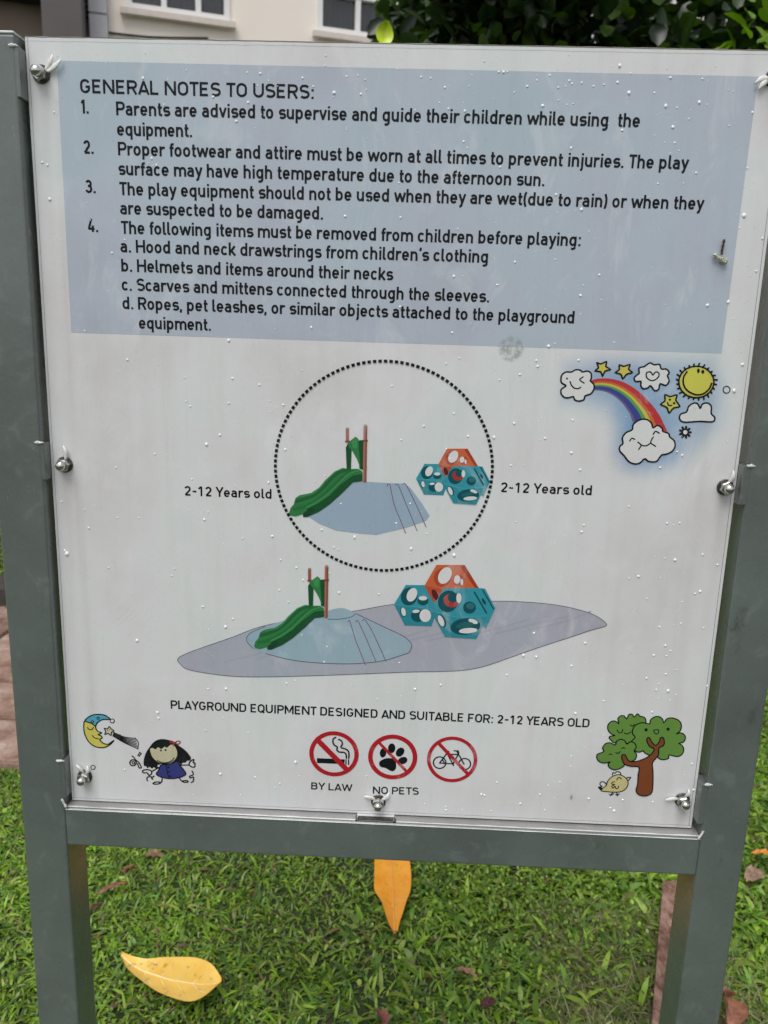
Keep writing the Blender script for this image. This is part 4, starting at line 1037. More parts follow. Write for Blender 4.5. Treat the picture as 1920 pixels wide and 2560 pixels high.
box('post_cap', .8082, .8633, YF + .0006, YB - .0006, BZ + .9002, BZ + .9032, M_LEDGE, NB, .0012)

# bolts: washer, hexagon nut, domed end, bent white petals
def bolt(px, py, wings, rot):
    u, v = bd(px, py)
    B = empty('bolt', (u, 0, v), parent=NB)
    def cyl(name, r0, y0, y1, n, mat, dome=0, r1=None, bev=0, a0=0.0):
        bm = bmesh.new(); r1 = r1 or r0; rings = [(r0, y0), (r1, y1)]
        if dome:
            for k in range(1, 6): a = k / 5 * math.pi / 2; rings.append((r1 * math.cos(a) + 1e-5, y1 - dome * math.sin(a)))
        elif bev: rings = [(r0, y0), (r0, y1 + bev), (r0 - bev, y1)]
        vs = [[bm.verts.new((rr * math.cos(a0 + 2 * math.pi * i / n), yy, rr * math.sin(a0 + 2 * math.pi * i / n))) for i in range(n)] for rr, yy in rings]
        for a, b in zip(vs, vs[1:]):
            for i in range(n): bm.faces.new((a[i], a[(i + 1) % n], b[(i + 1) % n], b[i]))
        bm.faces.new(vs[-1]); bm.faces.new(list(reversed(vs[0])))
        bmesh.ops.recalc_face_normals(bm, faces=bm.faces)
        return from_bm(name, bm, mat, B, dome > 0)
    cyl('washer', .0095, -.0003, -.0018, 28, M_DARKSTEEL, bev=.0004)
    cyl('hex_nut', .0080, -.0019, -.0092, 6, M_STEEL, bev=.0009, a0=rot)
    cyl('domed_end', .0056, -.0093, -.0135, 20, M_STEEL, dome=.0042)
    for ang, L in wings:                        # white petals standing out from behind the nut, for the bright marks there
        bm = bmesh.new(); n = 9; m_ = 6; prev = None
        a = math.radians(ang)
        for i in range(n):
            q = i / (n - 1); rad_ = .0065 + 1.25 * L * q; bend = .22 * q * q
            cx, cz = rad_ * math.cos(a + bend), rad_ * math.sin(a + bend); w_ = .0028 * math.sin(math.pi * (.12 + .86 * q)) ** .7 + .0002
            tx, tz = -math.sin(a + bend), math.cos(a + bend); ring = []
            for k in range(m_):
                ph = 2 * math.pi * k / m_; ring.append(bm.verts.new((cx + tx * w_ * math.cos(ph), -.0016 - .0035 * math.sin(q * 2.4) + .0009 * math.sin(ph), cz + tz * w_ * math.cos(ph))))
            if prev:
                for k in range(m_): bm.faces.new((prev[k], prev[(k + 1) % m_], ring[(k + 1) % m_], ring[k]))
            else: bm.faces.new(list(reversed(ring)))
            prev = ring
        bm.faces.new(prev); from_bm('wing', bm, M_WING, B, True)
bolt(104, 186, [(38, .014), (18, .017)], .3)
bolt(163, 1161, [(75, .013)], .1)
bolt(213, 1940, [(105, .011), (60, .009)], .6)
bolt(946, 2003, [(143, .0115), (37, .0115)], .52)
bolt(1705, 1999, [(165, .013), (60, .009)], .25)
bolt(1812, 1218, [(62, .012)], .4)
bolt(1935, 196, [(185, .012), (205, .011)], .2)

# ================================================================== things on the board
def lump_chain(pts, rads, mat, name, parent, n=7, jit=.25, seed=1):
    rr = random.Random(seed); bm = bmesh.new()
    tube(bm, pts, rads, n)
    for v_ in bm.verts: v_.co += Vector([rr.uniform(-1, 1) * jit * rads[len(rads) // 2] for _ in range(3)])
    return from_bm(name, bm, mat, parent, False)
tw0, tw1 = bd(1807, 600), bd(1801, 636); sc0, sc1 = bd(1779, 636), bd(1814, 658)
SC = empty('lichen_scrap', (0, 0, 0)); tag(SC, 'small dry twig with pale lichen scrap stuck to the header, right side', 'debris')
lump_chain([(tw0[0] + (tw1[0] - tw0[0]) * i / 7, -.0035 - .0006 * math.sin(i), tw0[1] + (tw1[1] - tw0[1]) * i / 7) for i in range(8)], [.0011 + .0004 * (i % 2) for i in range(8)], simple('dark_twig', (.06, .045, .035), .9, 0, 400, .7), 'twig', SC)
lump_chain([(sc0[0] + (sc1[0] - sc0[0]) * i / 8, -.0042, sc0[1] + (sc1[1] - sc0[1]) * i / 8) for i in range(9)], [.0012, .0026, .0022, .0014, .0018, .0030, .0034, .0030, .0012], simple('pale_lichen', (.50, .50, .38), .9, 0, 700, .8, .8, .001), 'lichen', SC, jit=.45, seed=4)
flk = bd(1428, 1992)
o = lump_chain([(flk[0] + .0004 * math.sin(i * 2), -.0012, flk[1] + .0035 - .0012 * i) for i in range(6)], [.0003, .0008, .0009, .0008, .0006, .0003], simple('husk', (.35, .28, .20), .9, 0, 500, .4), 'seed_husk', None, seed=3)
tag(o, 'tiny brown husk stuck low on the board left of the bird drawing', 'debris')

# rain drops standing on the sheet
M_DROP, nt_, b_ = newmat('water_drop')  # opaque white puts the reflected sky into the drop colour
b_.inputs['Base Color'].default_value = (.86, .88, .90, 1); b_.inputs['Roughness'].default_value = .06; b_.inputs['IOR'].default_value = 1.33
n_ = noise_node(nt_, 300, 2); r_ = ramp(nt_, n_.outputs[0], [(.3, (.86, .88, .9)), (.7, (.96, .97, .98))]); nt_.links.new(r_.outputs[0], b_.inputs['Base Color'])
drops = []
for (fx, x0, y0, lst) in (
    (1.728, 0, 0, [(627, 230, 2), (248, 240, 2), (805, 303, 2), (985, 282, 1), (1068, 313, 2), (1124, 318, 3), (1307, 337, 4), (618, 338, 3), (725, 343, 2), (1160, 348, 2), (1112, 371, 2), (1354, 374, 3), (1498, 330, 2), (1546, 326, 2), (1578, 345, 2), (1408, 240, 2), (1403, 284, 2), (1444, 401, 4), (1559, 407, 3), (1582, 388, 2), (921, 419, 3), (1072, 443, 4), (1021, 524, 3), (709, 452, 2), (234, 485, 3), (655, 685, 3), (676, 713, 3), (1498, 559, 2), (183, 702, 3), (205, 713, 4), (215, 861, 4), (539, 1036, 3), (484, 1093, 3), (1491, 934, 3), (65, 912, 2), (110, 1062, 2)]),
    (1.728, 960, 0, [(58, 299, 2), (83, 299, 2), (161, 333, 4), (202, 338, 3), (433, 264, 2), (496, 311, 3), (516, 312, 4), (533, 311, 2), (263, 378, 4), (379, 325, 2), (368, 372, 2), (661, 326, 2), (660, 347, 3), (716, 326, 3), (800, 349, 4), (812, 362, 3), (854, 358, 3), (785, 373, 2), (753, 378, 3), (619, 373, 4), (563, 399, 2), (905, 373, 3), (950, 366, 3), (1009, 356, 3), (832, 313, 2), (1018, 284, 6), (984, 287, 2), (1065, 317, 2), (1058, 401, 4), (1168, 401, 2), (1237, 336, 4), (1375, 341, 3), (753, 434, 3), (685, 457, 4), (789, 452, 2), (817, 449, 2), (240, 444, 2), (278, 470, 3), (349, 480, 3), (134, 476, 2), (500, 492, 2), (1217, 458, 4), (1265, 465, 3), (1362, 442, 4), (1395, 452, 2), (1591, 486, 4), (1316, 514, 3), (1248, 549, 4), (1490, 543, 3), (969, 534, 2), (1029, 563, 3), (1169, 585, 2), (1212, 616, 2), (1256, 617, 3), (344, 612, 3), (360, 639, 2), (808, 640, 3), (1236, 663, 2), (1274, 651, 2), (352, 688, 2), (502, 722, 4), (1348, 747, 3), (1184, 793, 2), (1569, 727, 2), (1556, 806, 2), (743, 841, 3), (853, 905, 4), (750, 919, 2), (1555, 931, 5), (1534, 985, 2), (1635, 1030, 4), (71, 940, 4), (319, 989, 3), (65, 790, 3)]),
    (1.728, 0, 600, [(1345, 378, 4), (988, 434, 4), (366, 392, 2), (550, 517, 3), (798, 594, 2), (1004, 598, 4), (1120, 625, 3), (822, 718, 3), (805, 697, 2), (988, 705, 3), (1166, 695, 2), (1224, 712, 3), (950, 842, 3), (1166, 743, 2), (892, 883, 4), (669, 924, 4), (501, 982, 3), (1304, 562, 2), (1232, 905, 3), (829, 1033, 2), (1160, 1048, 3), (1360, 1044, 2), (1404, 1018, 2)]),
    (1.728, 960, 600, [(302, 157, 4), (489, 194, 4), (566, 95, 3), (740, 84, 2), (930, 151, 3), (862, 196, 2), (849, 240, 3), (938, 259, 2), (70, 289, 3), (294, 400, 3), (711, 459, 4), (738, 447, 2), (994, 442, 2), (1397, 282, 5), (1487, 268, 5), (1508, 342, 2), (1608, 135, 3), (658, 521, 4), (664, 546, 3), (840, 519, 4), (326, 510, 3), (269, 534, 3), (587, 581, 3), (498, 604, 3), (35, 631, 3), (302, 749, 4), (172, 804, 4), (363, 848, 3), (475, 853, 4), (696, 857, 3), (562, 792, 3), (815, 778, 4), (809, 919, 4), (548, 974, 3), (847, 993, 3), (1512, 651, 5), (1548, 538, 4), (1266, 915, 4), (1288, 930, 3), (1193, 983, 3), (75, 864, 2), (270, 903, 3), (284, 944, 4)]),
    (1.728, 0, 1200, [(508, 163, 3), (599, 163, 3), (384, 207, 3), (366, 128, 2), (899, 139, 2), (883, 171, 3), (1176, 243, 4), (1048, 252, 3), (1213, 345, 4), (1121, 355, 2), (1390, 215, 3), (1473, 102, 3), (1532, 247, 5), (1442, 291, 3), (1462, 300, 3), (470, 378, 3), (743, 413, 3), (755, 383, 2), (877, 547, 4), (919, 572, 2), (974, 634, 4), (1006, 600, 3), (592, 693, 4), (901, 646, 2), (1246, 527, 4), (1207, 476, 3), (1464, 487, 4), (1309, 432, 3), (1422, 403, 3), (1280, 378, 3), (1637, 493, 3), (1413, 719, 3), (1304, 668, 2), (899, 902, 4), (976, 902, 4), (1238, 878, 4), (1275, 866, 3), (1182, 921, 2), (681, 1004, 4), (685, 1029, 3), (628, 1048, 2), (963, 1028, 2), (280, 305, 4), (289, 318, 6), (266, 93, 3), (1400, 785, 3), (1520, 886, 2), (1629, 946, 2)]),
    (1.728, 960, 1200, [(863, 195, 4), (853, 224, 3), (1058, 114, 3), (1223, 187, 4), (1250, 195, 2), (1277, 186, 3), (735, 272, 2), (571, 181, 2), (1213, 338, 3), (1257, 345, 4), (1376, 322, 3), (1440, 366, 3), (1099, 416, 4), (1059, 425, 3), (1195, 423, 2), (1365, 481, 5), (1343, 491, 3), (1288, 526, 3), (1135, 512, 2), (1190, 635, 4), (1283, 619, 3), (1252, 627, 2), (1380, 640, 2), (1215, 715, 4), (1237, 738, 3), (1165, 757, 3), (1220, 760, 3), (869, 704, 4), (658, 764, 4), (602, 758, 4), (809, 803, 3), (530, 842, 3), (1217, 838, 4), (1134, 856, 4), (1187, 880, 3), (1227, 910, 4), (1175, 906, 3), (1262, 820, 2), (1396, 889, 4), (1184, 945, 2), (1234, 951, 2), (1262, 928, 2), (947, 954, 3), (1034, 882, 2), (827, 1008, 4), (896, 1085, 2), (1158, 1002, 4), (648, 661, 4), (117, 297, 4), (303, 325, 5), (183, 232, 3), (113, 102, 4), (53, 187, 4), (245, 885, 4), (134, 903, 4), (73, 933, 2), (66, 789, 3), (382, 1045, 2)]),
    (1.728, 0, 1720, [(952, 371, 4), (1101, 385, 3), (1209, 412, 4), (1277, 320, 4), (1039, 462, 3), (1294, 379, 2), (539, 353, 2), (887, 183, 2), (1073, 192, 2), (893, 311, 2), (1583, 380, 3), (1187, 430, 2), (1276, 440, 2)]),
    (1.728, 960, 1720, [(808, 294, 3), (865, 255, 2), (710, 420, 3), (760, 406, 3), (884, 477, 4), (673, 460, 3), (420, 460, 4), (434, 463, 3), (588, 499, 4), (694, 527, 4), (487, 407, 3), (338, 525, 2), (268, 527, 3), (268, 512, 2), (1031, 483, 4), (978, 518, 3), (994, 530, 4), (1161, 492, 3), (1329, 328, 4), (1338, 440, 4), (806, 338, 2), (462, 530, 2), (177, 500, 2), (950, 56, 2)])):
    for x, y, s_ in lst: u, v = bd(x0 + x / fx, y0 + y / fx); drops.append((u, v, s_ * .00040 * random.uniform(.7, 1.2)))
for _ in range(420):                      # the fine spatter between them
    u = rng.uniform(.01, .79); v = BZ + H * (rng.random() ** (.7 if rng.random() < .6 else 1.2)) * .995
    if v < BZ + .01: continue
    drops.append((u, v, rng.uniform(.0003, .0006)))
def build_drops():
    V = []; Fc = []
    R_ = random.Random(2)
    for u, v, s_ in drops:
        b = len(V); n = 8; ex = R_.uniform(.9, 1.15); ez = R_.uniform(.95, 1.3); 
        for k, (rr, hh) in enumerate(((1, 0), (.85, .32), (.45, .52))):
            for i in range(n): a = 2 * math.pi * i / n; V.append((u + s_ * rr * ex * math.cos(a), -.00022 - s_ * hh, v + s_ * rr * ez * math.sin(a)))
        V.append((u, -.00022 - s_ * .58, v))
        for k in range(2):
            for i in range(n): j = (i + 1) % n; Fc.append((b + k * n + i, b + k * n + j, b + (k + 1) * n + j, b + (k + 1) * n + i))
        for i in range(n): Fc.append((b + 2 * n + i, b + 2 * n + (i + 1) % n, b + 3 * n))
    o = raw_mesh('rain_drops', V, Fc, M_DROP, None, True)
    tag(o, 'fine white rain drops spattered all over the notice board face', 'water drops', kind='stuff')
build_drops()

# ================================================================== LAWN
M_GRASS = leafmat('grass_blade', .36, .34)
GX0, GX1, GY0, GY1 = -3.2, 4.2, -1.2, 6.5
LEAF_KEEP = []        # places kept clear for fallen leaves (x, y, r)
def scatter(n, x0, x1, y0, y1, R): return R.uniform(x0, x1, n), R.uniform(y0, y1, n)
def fast_mesh(name, V, F, col, mat):
    me = bpy.data.meshes.new(name); k = F.shape[1]
    me.vertices.add(len(V)); me.vertices.foreach_set('co', V.astype(np.float32).ravel())
    me.loops.add(F.size); me.loops.foreach_set('vertex_index', F.astype(np.int32).ravel())
    me.polygons.add(len(F)); me.polygons.foreach_set('loop_start', np.arange(len(F), dtype=np.int32) * k)
    me.polygons.foreach_set('use_smooth', [True] * len(F))
    me.update(calc_edges=True)
    a = me.color_attributes.new('tint', 'FLOAT_COLOR', 'POINT'); a.data.foreach_set('color', col.astype(np.float32).ravel())
    me.materials.append(mat); o = bpy.data.objects.new(name, me); COL.objects.link(o); return o
def field(x, y, f, s):       # cheap smooth noise for numpy arrays
    return (np.sin(x * f + s) * np.cos(y * f * 1.1 + s * 2.3) + .6 * np.sin(x * f * 2.3 + y * f * 1.7 + s * 3.1) + .4 * np.cos(x * f * 4.1 - y * f * 3.7 + s)) / 2
def ok_mask(x, y):
    m = ~((x < -.66) & (y > PATH_Y0 - .01) & (y < PATH_Y1 + .3))
    m &= ~((x > -.062) & (x < -.002) & (y > -.017) & (y < .044)); m &= ~((x > .805) & (x < .866) & (y > -.017) & (y < .044))
    return m
def blades(n, x0, x1, y0, y1, seed, Lm, Wm, palette, lift=0, flat=.5, thin=None):
    R = np.random.default_rng(seed); x, y = scatter(n, x0, x1, y0, y1, R)
    m = ok_mask(x, y)
    if thin is not None: m &= R.random(n) < thin(x, y)
    x, y = x[m], y[m]; n = len(x)
    az = R.uniform(0, 2 * np.pi, n); L = Lm * (.5 + .9 * R.random(n)); Wd = Wm * (.6 + .7 * R.random(n)); e0 = np.radians(R.uniform(35, 85, n)); droop = R.uniform(.7, 1.9, n) * (flat + .5)
    dx, dy = np.cos(az), np.sin(az); px, py = -dy, dx
    z = .012 * field(x, y, 2.1, 1) * .5 + lift + .002
    pts = []; cur = np.stack([x, y, z], 1); t_ = np.array([0, .35, .7, 1.0]); wf = [.75, 1.0, .75, .05]
    V = np.zeros((n, 8, 3)); twist = R.normal(0, .35, n)
    for k in range(4):
        if k:
            e = e0 - droop * t_[k] ; st = L * (t_[k] - t_[k - 1])
            cur = cur + np.stack([dx * np.cos(e) * st, dy * np.cos(e) * st, np.sin(e) * st], 1)
        h = Wd * wf[k] / 2; zz = h * np.sin(twist)
        off = np.stack([px * h, py * h, zz], 1)
        V[:, 2 * k] = cur - off; V[:, 2 * k + 1] = cur + off
    V[:, :, 2] = np.maximum(V[:, :, 2], .003)
    F = np.array([(0, 1, 3, 2), (2, 3, 5, 4), (4, 5, 7, 6)])[None] + (np.arange(n) * 8)[:, None, None]
    pal = np.array(palette); c = pal[R.integers(0, len(pal), n)] * (.7 + .85 * R.random((n, 1)))
    g_ = field(x, y, 3.0, 4)[:, None]; c = c * (1 + .25 * g_)
    dry = R.random(n) < .045; c[dry] = np.array((.22, .16, .07)) * (.6 + .7 * R.random((dry.sum(), 1)))
    col = np.ones((n, 8, 4)); col[:, :, :3] = c[:, None, :]
    return V.reshape(-1, 3), F.reshape(-1, 4), col.reshape(-1, 4)
def join(parts):
    Vs, Fs, Cs, b = [], [], [], 0
    for V, F, C in parts: Vs.append(V); Fs.append(F + b); Cs.append(C); b += len(V)
    return np.concatenate(Vs), np.concatenate(Fs), np.concatenate(Cs)
GP = [(.175, .30, .022), (.22, .36, .028), (.11, .21, .024), (.29, .40, .055), (.07, .14, .026), (.24, .31, .07), (.15, .28, .05)]
def vis(x, y): return np.where((y > .25) & (y < 2.6) & (x > -1.3) & (x < 2.3), 1.0, .25)
def bare(x, y): return np.clip(1.15 + .75 * field(x, y, 6.5, 2.2) - .75 * np.exp(-(((x - 1.02) / .16) ** 2 + ((y - .62) / .13) ** 2)) - .6 * np.exp(-(((x - 1.5) / .12) ** 2 + ((y - 1.12) / .1) ** 2)), .12, 1)
def wide(x, y): return np.clip((x - .55) * 1.2 + .35 + .5 * field(x, y, 2.5, 9), .05, 1) * np.where(y > .8, 1, .5)
near = (-1.6, 2.7, .2, 2.8)
V, F, C = join([
    blades(95000, *near, 11, .038, .0064, GP, flat=.6, thin=bare),
    blades(7000, .8, 1.3, .35, .95, 31, .06, .0022, [(.20, .21, .10), (.28, .26, .14)], flat=.8),
    blades(9000, *near, 32, .05, .0022, [(.22, .18, .08), (.30, .25, .13), (.16, .11, .06)], flat=1.2),
    blades(26000, *near, 12, .052, .0120, GP, .006, .7, thin=wide),
    blades(75000, *near, 13, .024, .0054, GP, flat=.3),
    blades(26000, GX0, GX1, GY0, .2, 14, .05, .008, GP),
    blades(45000, GX0 - 1, GX1 + 1, 2.8, 7.5, 15, .07, .012, GP),
    blades(16000, GX0 - 1, -1.6, .2, 2.8, 16, .06, .009, GP),
    blades(16000, 2.7, GX1 + 1, .2, 2.8, 17, .06, .009, GP)])
tag(fast_mesh('lawn_grass', V, F, C, M_GRASS), 'wet green mixed lawn grass under and behind the notice board', 'grass', kind='stuff')

def rounds(n, x0, x1, y0, y1, seed, size, palette, zmin, zmax, thin):
    R = np.random.default_rng(seed); x, y = scatter(n, x0, x1, y0, y1, R); m = ok_mask(x, y) & (R.random(n) < thin(x, y)); x, y = x[m], y[m]; n = len(x)
    z = R.uniform(zmin, zmax, n); s = size * (.5 + .8 * R.random(n)); nr = np.stack([R.normal(0, .4, n), R.normal(-.25, .4, n), np.ones(n)], 1); nr /= np.linalg.norm(nr, axis=1)[:, None]
    a = np.cross(nr, np.array((1., .2, 0))); a /= np.linalg.norm(a, axis=1)[:, None]; b = np.cross(nr, a); V = np.zeros((n, 7, 3)); c0 = np.stack([x, y, z], 1)
    V[:, 6] = c0 - nr * (s * .15)[:, None]
    for k in range(6):
        q = k * np.pi / 3; V[:, k] = c0 + (a * math.cos(q) + b * math.sin(q) * .8) * s[:, None]
    F = np.array([(k, (k + 1) % 6, 6) for k in range(6)])[None] + (np.arange(n) * 7)[:, None, None]
    pal = np.array(palette); c = pal[R.integers(0, len(pal), n)] * (.75 + .5 * R.random((n, 1))); col = np.ones((n, 7, 4)); col[:, :, :3] = c[:, None, :]
    return V.reshape(-1, 3), F.reshape(-1, 3), col.reshape(-1, 4)
RP = [(.27, .40, .04), (.36, .48, .07), (.20, .33, .035), (.14, .26, .035)]
def patch(x, y):
    d = np.exp(-(((x - .80) / .30) ** 2 + ((y - .95) / .28) ** 2)); return np.clip(d * (1 + .6 * field(x, y, 9, 3)), 0, 1) + .03
def low(x, y): return np.clip(.45 + .9 * field(x, y, 3.5, 6) - .25 * (y - .8), .05, 1)
V, F, C = join([rounds(9000, .1, 1.6, .3, 1.9, 21, .0050, RP, .022, .045, patch), rounds(45000, *near, 22, .0042, GP + RP[2:], .008, .03, low), rounds(160, *near, 23, .0085, [(.30, .42, .05), (.36, .44, .06)], .03, .045, lambda x, y: np.ones_like(x))])
tag(fast_mesh('ground_cover', V, F, C, M_GRASS), 'small round-leaved weeds growing through the lawn', 'ground cover', kind='stuff')

# ================================================================== FALLEN LEAVES
def leaf_mat(name, c1, c2, spots):
    m, nt, b = newmat(name); n1 = noise_node(nt, 22, 5, .6); n2 = noise_node(nt, 150, 3, .6)
    r1 = ramp(nt, n1.outputs[0], [(.3, c1), (.7, c2)]); r2 = ramp(nt, n2.outputs[0], [(.30, spots), (.37, (1, 1, 1))])
    nt.links.new(mix(nt, .8, r1.outputs[0], r2.outputs[0], 'MULTIPLY'), b.inputs['Base Color']); b.inputs['Roughness'].default_value = .38; bump(nt, b, n1.outputs[0], .3, .003)
    return m
def resample(pts, n):
    P = np.array(smooth_pts(pts, False, 8)); d = np.arange(len(P)); q = np.linspace(0, d[-1], n)
    return np.stack([np.interp(q, d, P[:, 0]), np.interp(q, d, P[:, 1])], 1)
def big_leaf(name, label, tr, mid, up, lo, z0, curl, mats, veins, midc):
    n = 26; Mi, U, Lo = (resample(q, n) for q in (mid, up, lo)); m = 5; V = []; P3 = []
    for i in range(n):
        row = []
        for k in range(-m, m + 1):
            s_ = abs(k) / m; e = U[i] if k > 0 else Lo[i]; p2 = Mi[i] * (1 - s_) + e * s_
            px, py = tr.x0 + p2[0] / tr.k, tr.y0 + p2[1] / tr.k
            q = at_z(px, py, z0); z = z0 + curl * s_ * s_ + .003 * math.sin(i * .33) * s_ + .0006 * math.sin(i * .9 + k)
            row.append((q.x, q.y, z))
        P3.append(row); V += row
    w_ = 2 * m + 1; Fc = [(i * w_ + k, i * w_ + k + 1, (i + 1) * w_ + k + 1, (i + 1) * w_ + k) for i in range(n - 1) for k in range(w_ - 1)]
    c = P3[n // 2][m]
    L = empty(name, (c[0], c[1], 0)); tag(L, label, 'leaf', 'large leaves fallen on the lawn')
    sh = lambda q: (q[0] - c[0], q[1] - c[1], q[2])
    # blade with a little thickness
    nV = len(V); V2 = [sh(v) for v in V] + [(sh(v)[0], sh(v)[1], v[2] - .0008) for v in V]
    F2 = Fc + [tuple(nV + a for a in reversed(f)) for f in Fc]
    raw_mesh('blade', V2, F2, mats[0], L, True)
    bm = bmesh.new(); tube(bm, [Vector(sh(P3[i][m])) + Vector((0, 0, .001)) for i in range(n)], [.0024 * (1 - i / n) + .0005 for i in range(n)], 6); from_bm('midrib', bm, mats[1], L, True)
    for i0, di in veins:
        for sg in (1, -1):
            pts = []
            for k in range(0, 5):
                ii = min(n - 1, i0 + int(di * k / 4)); pts.append(Vector(sh(P3[ii][m + sg * k])) + Vector((0, 0, .0004)))
            bm = bmesh.new(); tube(bm, pts, [.0008, .0007, .0006, .0005, .0003], 5); from_bm('vein', bm, mats[1], L, True)
    return P3
T8 = Trace(280, 2360, 5.53)
M_YL = leaf_mat('yellow_leaf', (.86, .50, .075), (.90, .61, .14), (.9, .82, .65)); M_YV = simple('pale_vein', (.90, .74, .38), .4, 0, 80, .1)
Y3 = big_leaf('fallen_leaf', 'big yellow leaf lying on the grass at lower left', T8,
         [(130, 165), (300, 300), (500, 400), (700, 465), (900, 515), (1100, 545), (1300, 560), (1512, 552)],
         [(140, 150), (270, 220), (480, 255), (700, 222), (880, 205), (1180, 232), (1380, 330), (1514, 530)],
         [(125, 200), (200, 370), (330, 500), (560, 650), (760, 745), (1070, 832), (1300, 765), (1514, 565)], .044, .009, (M_YL, M_YV), [(6, 4), (10, 4), (14, 4), (18, 4)], None)
T9 = Trace(860, 2120, 6.9125)
M_OL = leaf_mat('orange_leaf', (.86, .30, .012), (.90, .42, .05), (.45, .26, .15)); M_OV = simple('orange_vein', (.80, .42, .12), .4, 0, 80, .1)
big_leaf('fallen_leaf', 'orange leaf with dark stalk end below the middle of the cross rail', T9,
         [(880, 1480), (870, 1300), (860, 1100), (850, 900), (840, 700), (830, 450), (825, 200), (820, -80), (815, -330)],
         [(930, 1455), (962, 1330), (1020, 1150), (1078, 950), (1145, 750), (1160, 490), (1125, 200), (1060, -80), (820, -330)],
         [(830, 1450), (770, 1340), (700, 1140), (640, 940), (525, 740), (525, 500), (530, 200), (600, -80), (810, -330)], .044, .006, (M_OL, M_OV), [(8, 3), (13, 3), (18, 3)], None)
_a = at_z(987, 2328, .046); _b = at_z(989, 2340, .040)
_o = from_bm('leaf_stalk', (lambda b: (tube(b, [Vector((0, 0, 0)), (_b - _a) * .5, (_b - _a) * 1.5], [.0045, .0035, .002], 7), b)[1])(bmesh.new()), simple('dark_stalk', (.10, .03, .02), .6), bpy.data.objects['fallen_leaf.001'], True)
_o.location = _a - bpy.data.objects['fallen_leaf.001'].location
for i in range(26):
    ii, kk = random.randint(3, 22), random.choice([-3, -2, 2, 3, -4, 4]); q = Y3[ii][5 + kk]; LEAF_KEEP.append((q[0] + random.uniform(-.006, .006), q[1] + random.uniform(-.006, .006), q[2] + .001, random.uniform(.0018, .0042)))
bm = bmesh.new()
for x_, y_, z_, r_ in LEAF_KEEP:
    mm = Matrix.Translation((x_, y_, z_)) @ Matrix.Diagonal((r_, r_ * random.uniform(.8, 1.1), r_ * .5, 1)); bmesh.ops.create_icosphere(bm, subdivisions=2, radius=1, matrix=mm)
M_CLEAR, nt_, b_ = newmat('clear_water'); b_.inputs['Transmission Weight'].default_value = 1; b_.inputs['IOR'].default_value = 1.33; b_.inputs['Roughness'].default_value = .02; b_.inputs['Base Color'].default_value = (1, 1, 1, 1)
tag(from_bm('leaf_droplets', bm, M_CLEAR, None, True), 'clear rain drops lying on the yellow leaf', 'water drops', kind='stuff')
def dry_leaf(px, py, L, Wd, az, roll, label, col, curl=1.6, lift=.03, group='small dry leaves and scraps in the grass'):
    p = at_z(px, py, lift); n = 9; m = 4; V = []
    for i in range(n):
        a = i / (n - 1); w_ = Wd * math.sin(math.pi * (.06 + .9 * a)) ** .8
        for k in range(-m, m + 1):
            s_ = k / m; ang = s_ * curl; rr = w_ / 2 / max(curl, .2)
            x_ = (a - .5) * L; y_ = rr * math.sin(ang) ; z_ = rr * (1 - math.cos(ang)) + .12 * L * math.sin(a * 3.0 + .4) + .004 * math.sin(i * 2.1 + k)
            V.append((x_, y_, z_))
    w_ = 2 * m + 1; Fc = [(i * w_ + k, i * w_ + k + 1, (i + 1) * w_ + k + 1, (i + 1) * w_ + k) for i in range(n - 1) for k in range(w_ - 1)]
    o = raw_mesh('dry_leaf', V, Fc, simple('dry_leaf', col, .6, 0, 60, .45, .4, .002), None, True)
    o.location = (p.x, p.y, p.z); o.rotation_euler = (roll, 0, az); tag(o, label, 'leaf', group); return o
dry_leaf(1818, 2528, .10, .085, 1.2, .5, 'curled reddish-brown dry leaf right of the right post at the bottom corner', (.34, .15, .09), 1.5, .05)
dry_leaf(1818, 2490, .05, .03, .3, -.4, 'small twisted brown scrap above the curled leaf at the bottom right', (.25, .10, .06), 1.2, .06)
dry_leaf(281, 2221, .085, .016, .75, .3, 'narrow brown leaf scrap in the grass right of the left post, middle one', (.27, .12, .07), .9, .03)
dry_leaf(323, 2176, .045, .022, .9, -.3, 'short reddish scrap in the grass just under the rail at left', (.26, .08, .06), .9, .03)
dry_leaf(232, 2275, .07, .014, 1.1, .2, 'dark brown strip in the grass touching the left post edge', (.13, .05, .04), .8, .02)
dry_leaf(385, 2140, .05, .035, .2, .1, 'faded brown leaf under the rail left of centre', (.20, .12, .06), .8, .015)
dry_leaf(1167, 2431, .05, .014, -.35, .2, 'slim pinkish-brown scrap lying in the grass right of the orange leaf', (.38, .20, .13), .8, .035)
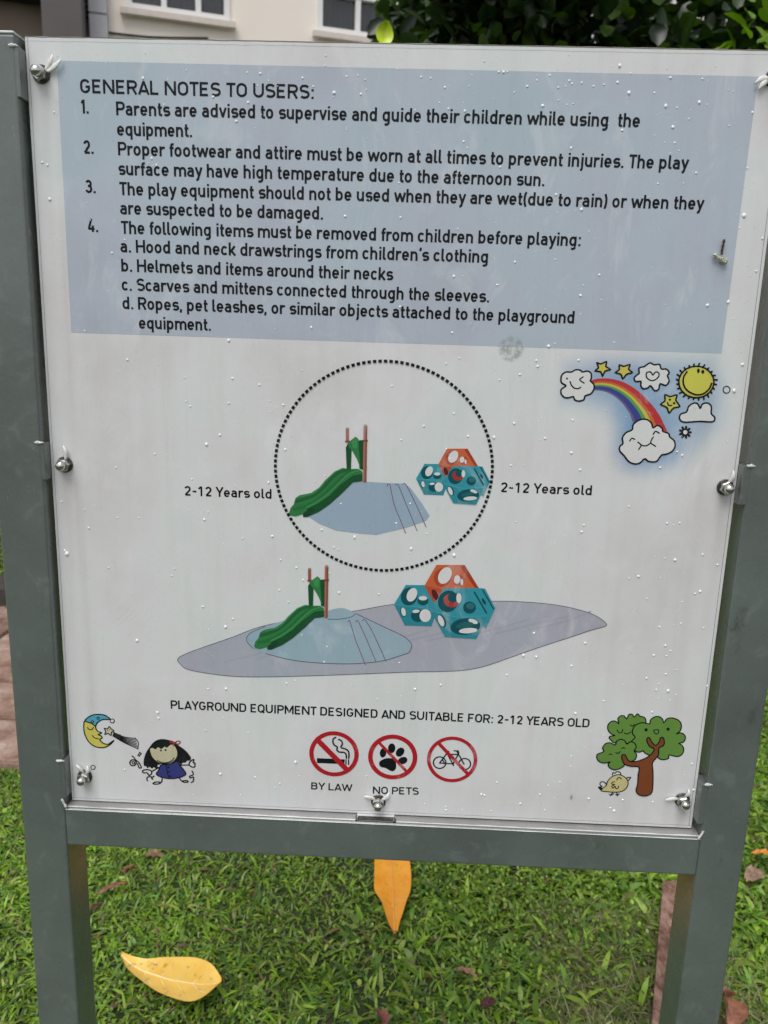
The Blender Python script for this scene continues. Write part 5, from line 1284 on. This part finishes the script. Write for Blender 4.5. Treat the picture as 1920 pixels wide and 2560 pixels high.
dry_leaf(1221, 2510, .04, .03, .6, .2, 'small dark brown leaf low in the grass near the bottom, right of centre', (.10, .035, .03), 1.0, .03)
dry_leaf(952, 2545, .05, .035, 2.0, .3, 'reddish forked leaf scrap at the bottom edge in the middle', (.26, .09, .07), 1.0, .04)
dry_leaf(1908, 2136, .07, .02, .0, .2, 'orange leaf edge at the right border beside the right post', (.70, .28, .04), .8, .05)
dry_leaf(1885, 2190, .08, .05, .6, .2, 'pale brown rotting leaf on bare soil at the right border', (.30, .19, .13), .6, .035)
# pink stone edging slab behind the right post
def stone():
    a, b, c, d = at_z(1655, 2222, .03), at_z(1628, 2560, .03), at_z(1660, 2560, .03), at_z(1745, 2222, .03)
    e = b + (b - a) * .35; f = c + (c - d) * .35
    bm = bmesh.new(); q = [a, d, f, e]
    lo = [bm.verts.new((p.x, p.y, -.02)) for p in q]; hi = [bm.verts.new((p.x, p.y, .055)) for p in q]
    bm.faces.new(hi); bm.faces.new(list(reversed(lo)))
    for i in range(4): bm.faces.new((lo[i], lo[(i + 1) % 4], hi[(i + 1) % 4], hi[i]))
    bmesh.ops.recalc_face_normals(bm, faces=bm.faces)
    bmesh.ops.subdivide_edges(bm, edges=bm.edges[:], cuts=5, use_grid_fill=True)
    for v_ in bm.verts: v_.co += Vector((.003, .003, .003)) * pnoise(v_.co * 22)
    m, nt, bb = newmat('terracotta_stone'); n1 = noise_node(nt, 45, 6, .7, stretch=(1, .5, 1)); n2 = noise_node(nt, 8, 4, .6)
    r1 = ramp(nt, n1.outputs[0], [(.36, (.10, .05, .035)), (.5, (.30, .165, .12)), (.66, (.46, .31, .25))]); r2 = ramp(nt, n2.outputs[0], [(.38, (.5, .42, .38)), (.6, (1, 1, 1))])
    nt.links.new(mix(nt, 1.0, r1.outputs[0], r2.outputs[0], 'MULTIPLY'), bb.inputs['Base Color']); bb.inputs['Roughness'].default_value = .7; bump(nt, bb, n1.outputs[0], .6, .004)
    tag(from_bm('stone_edging', bm, m, None, False), 'long pinkish stone edging slab in the grass behind the right post', 'stone')
stone()
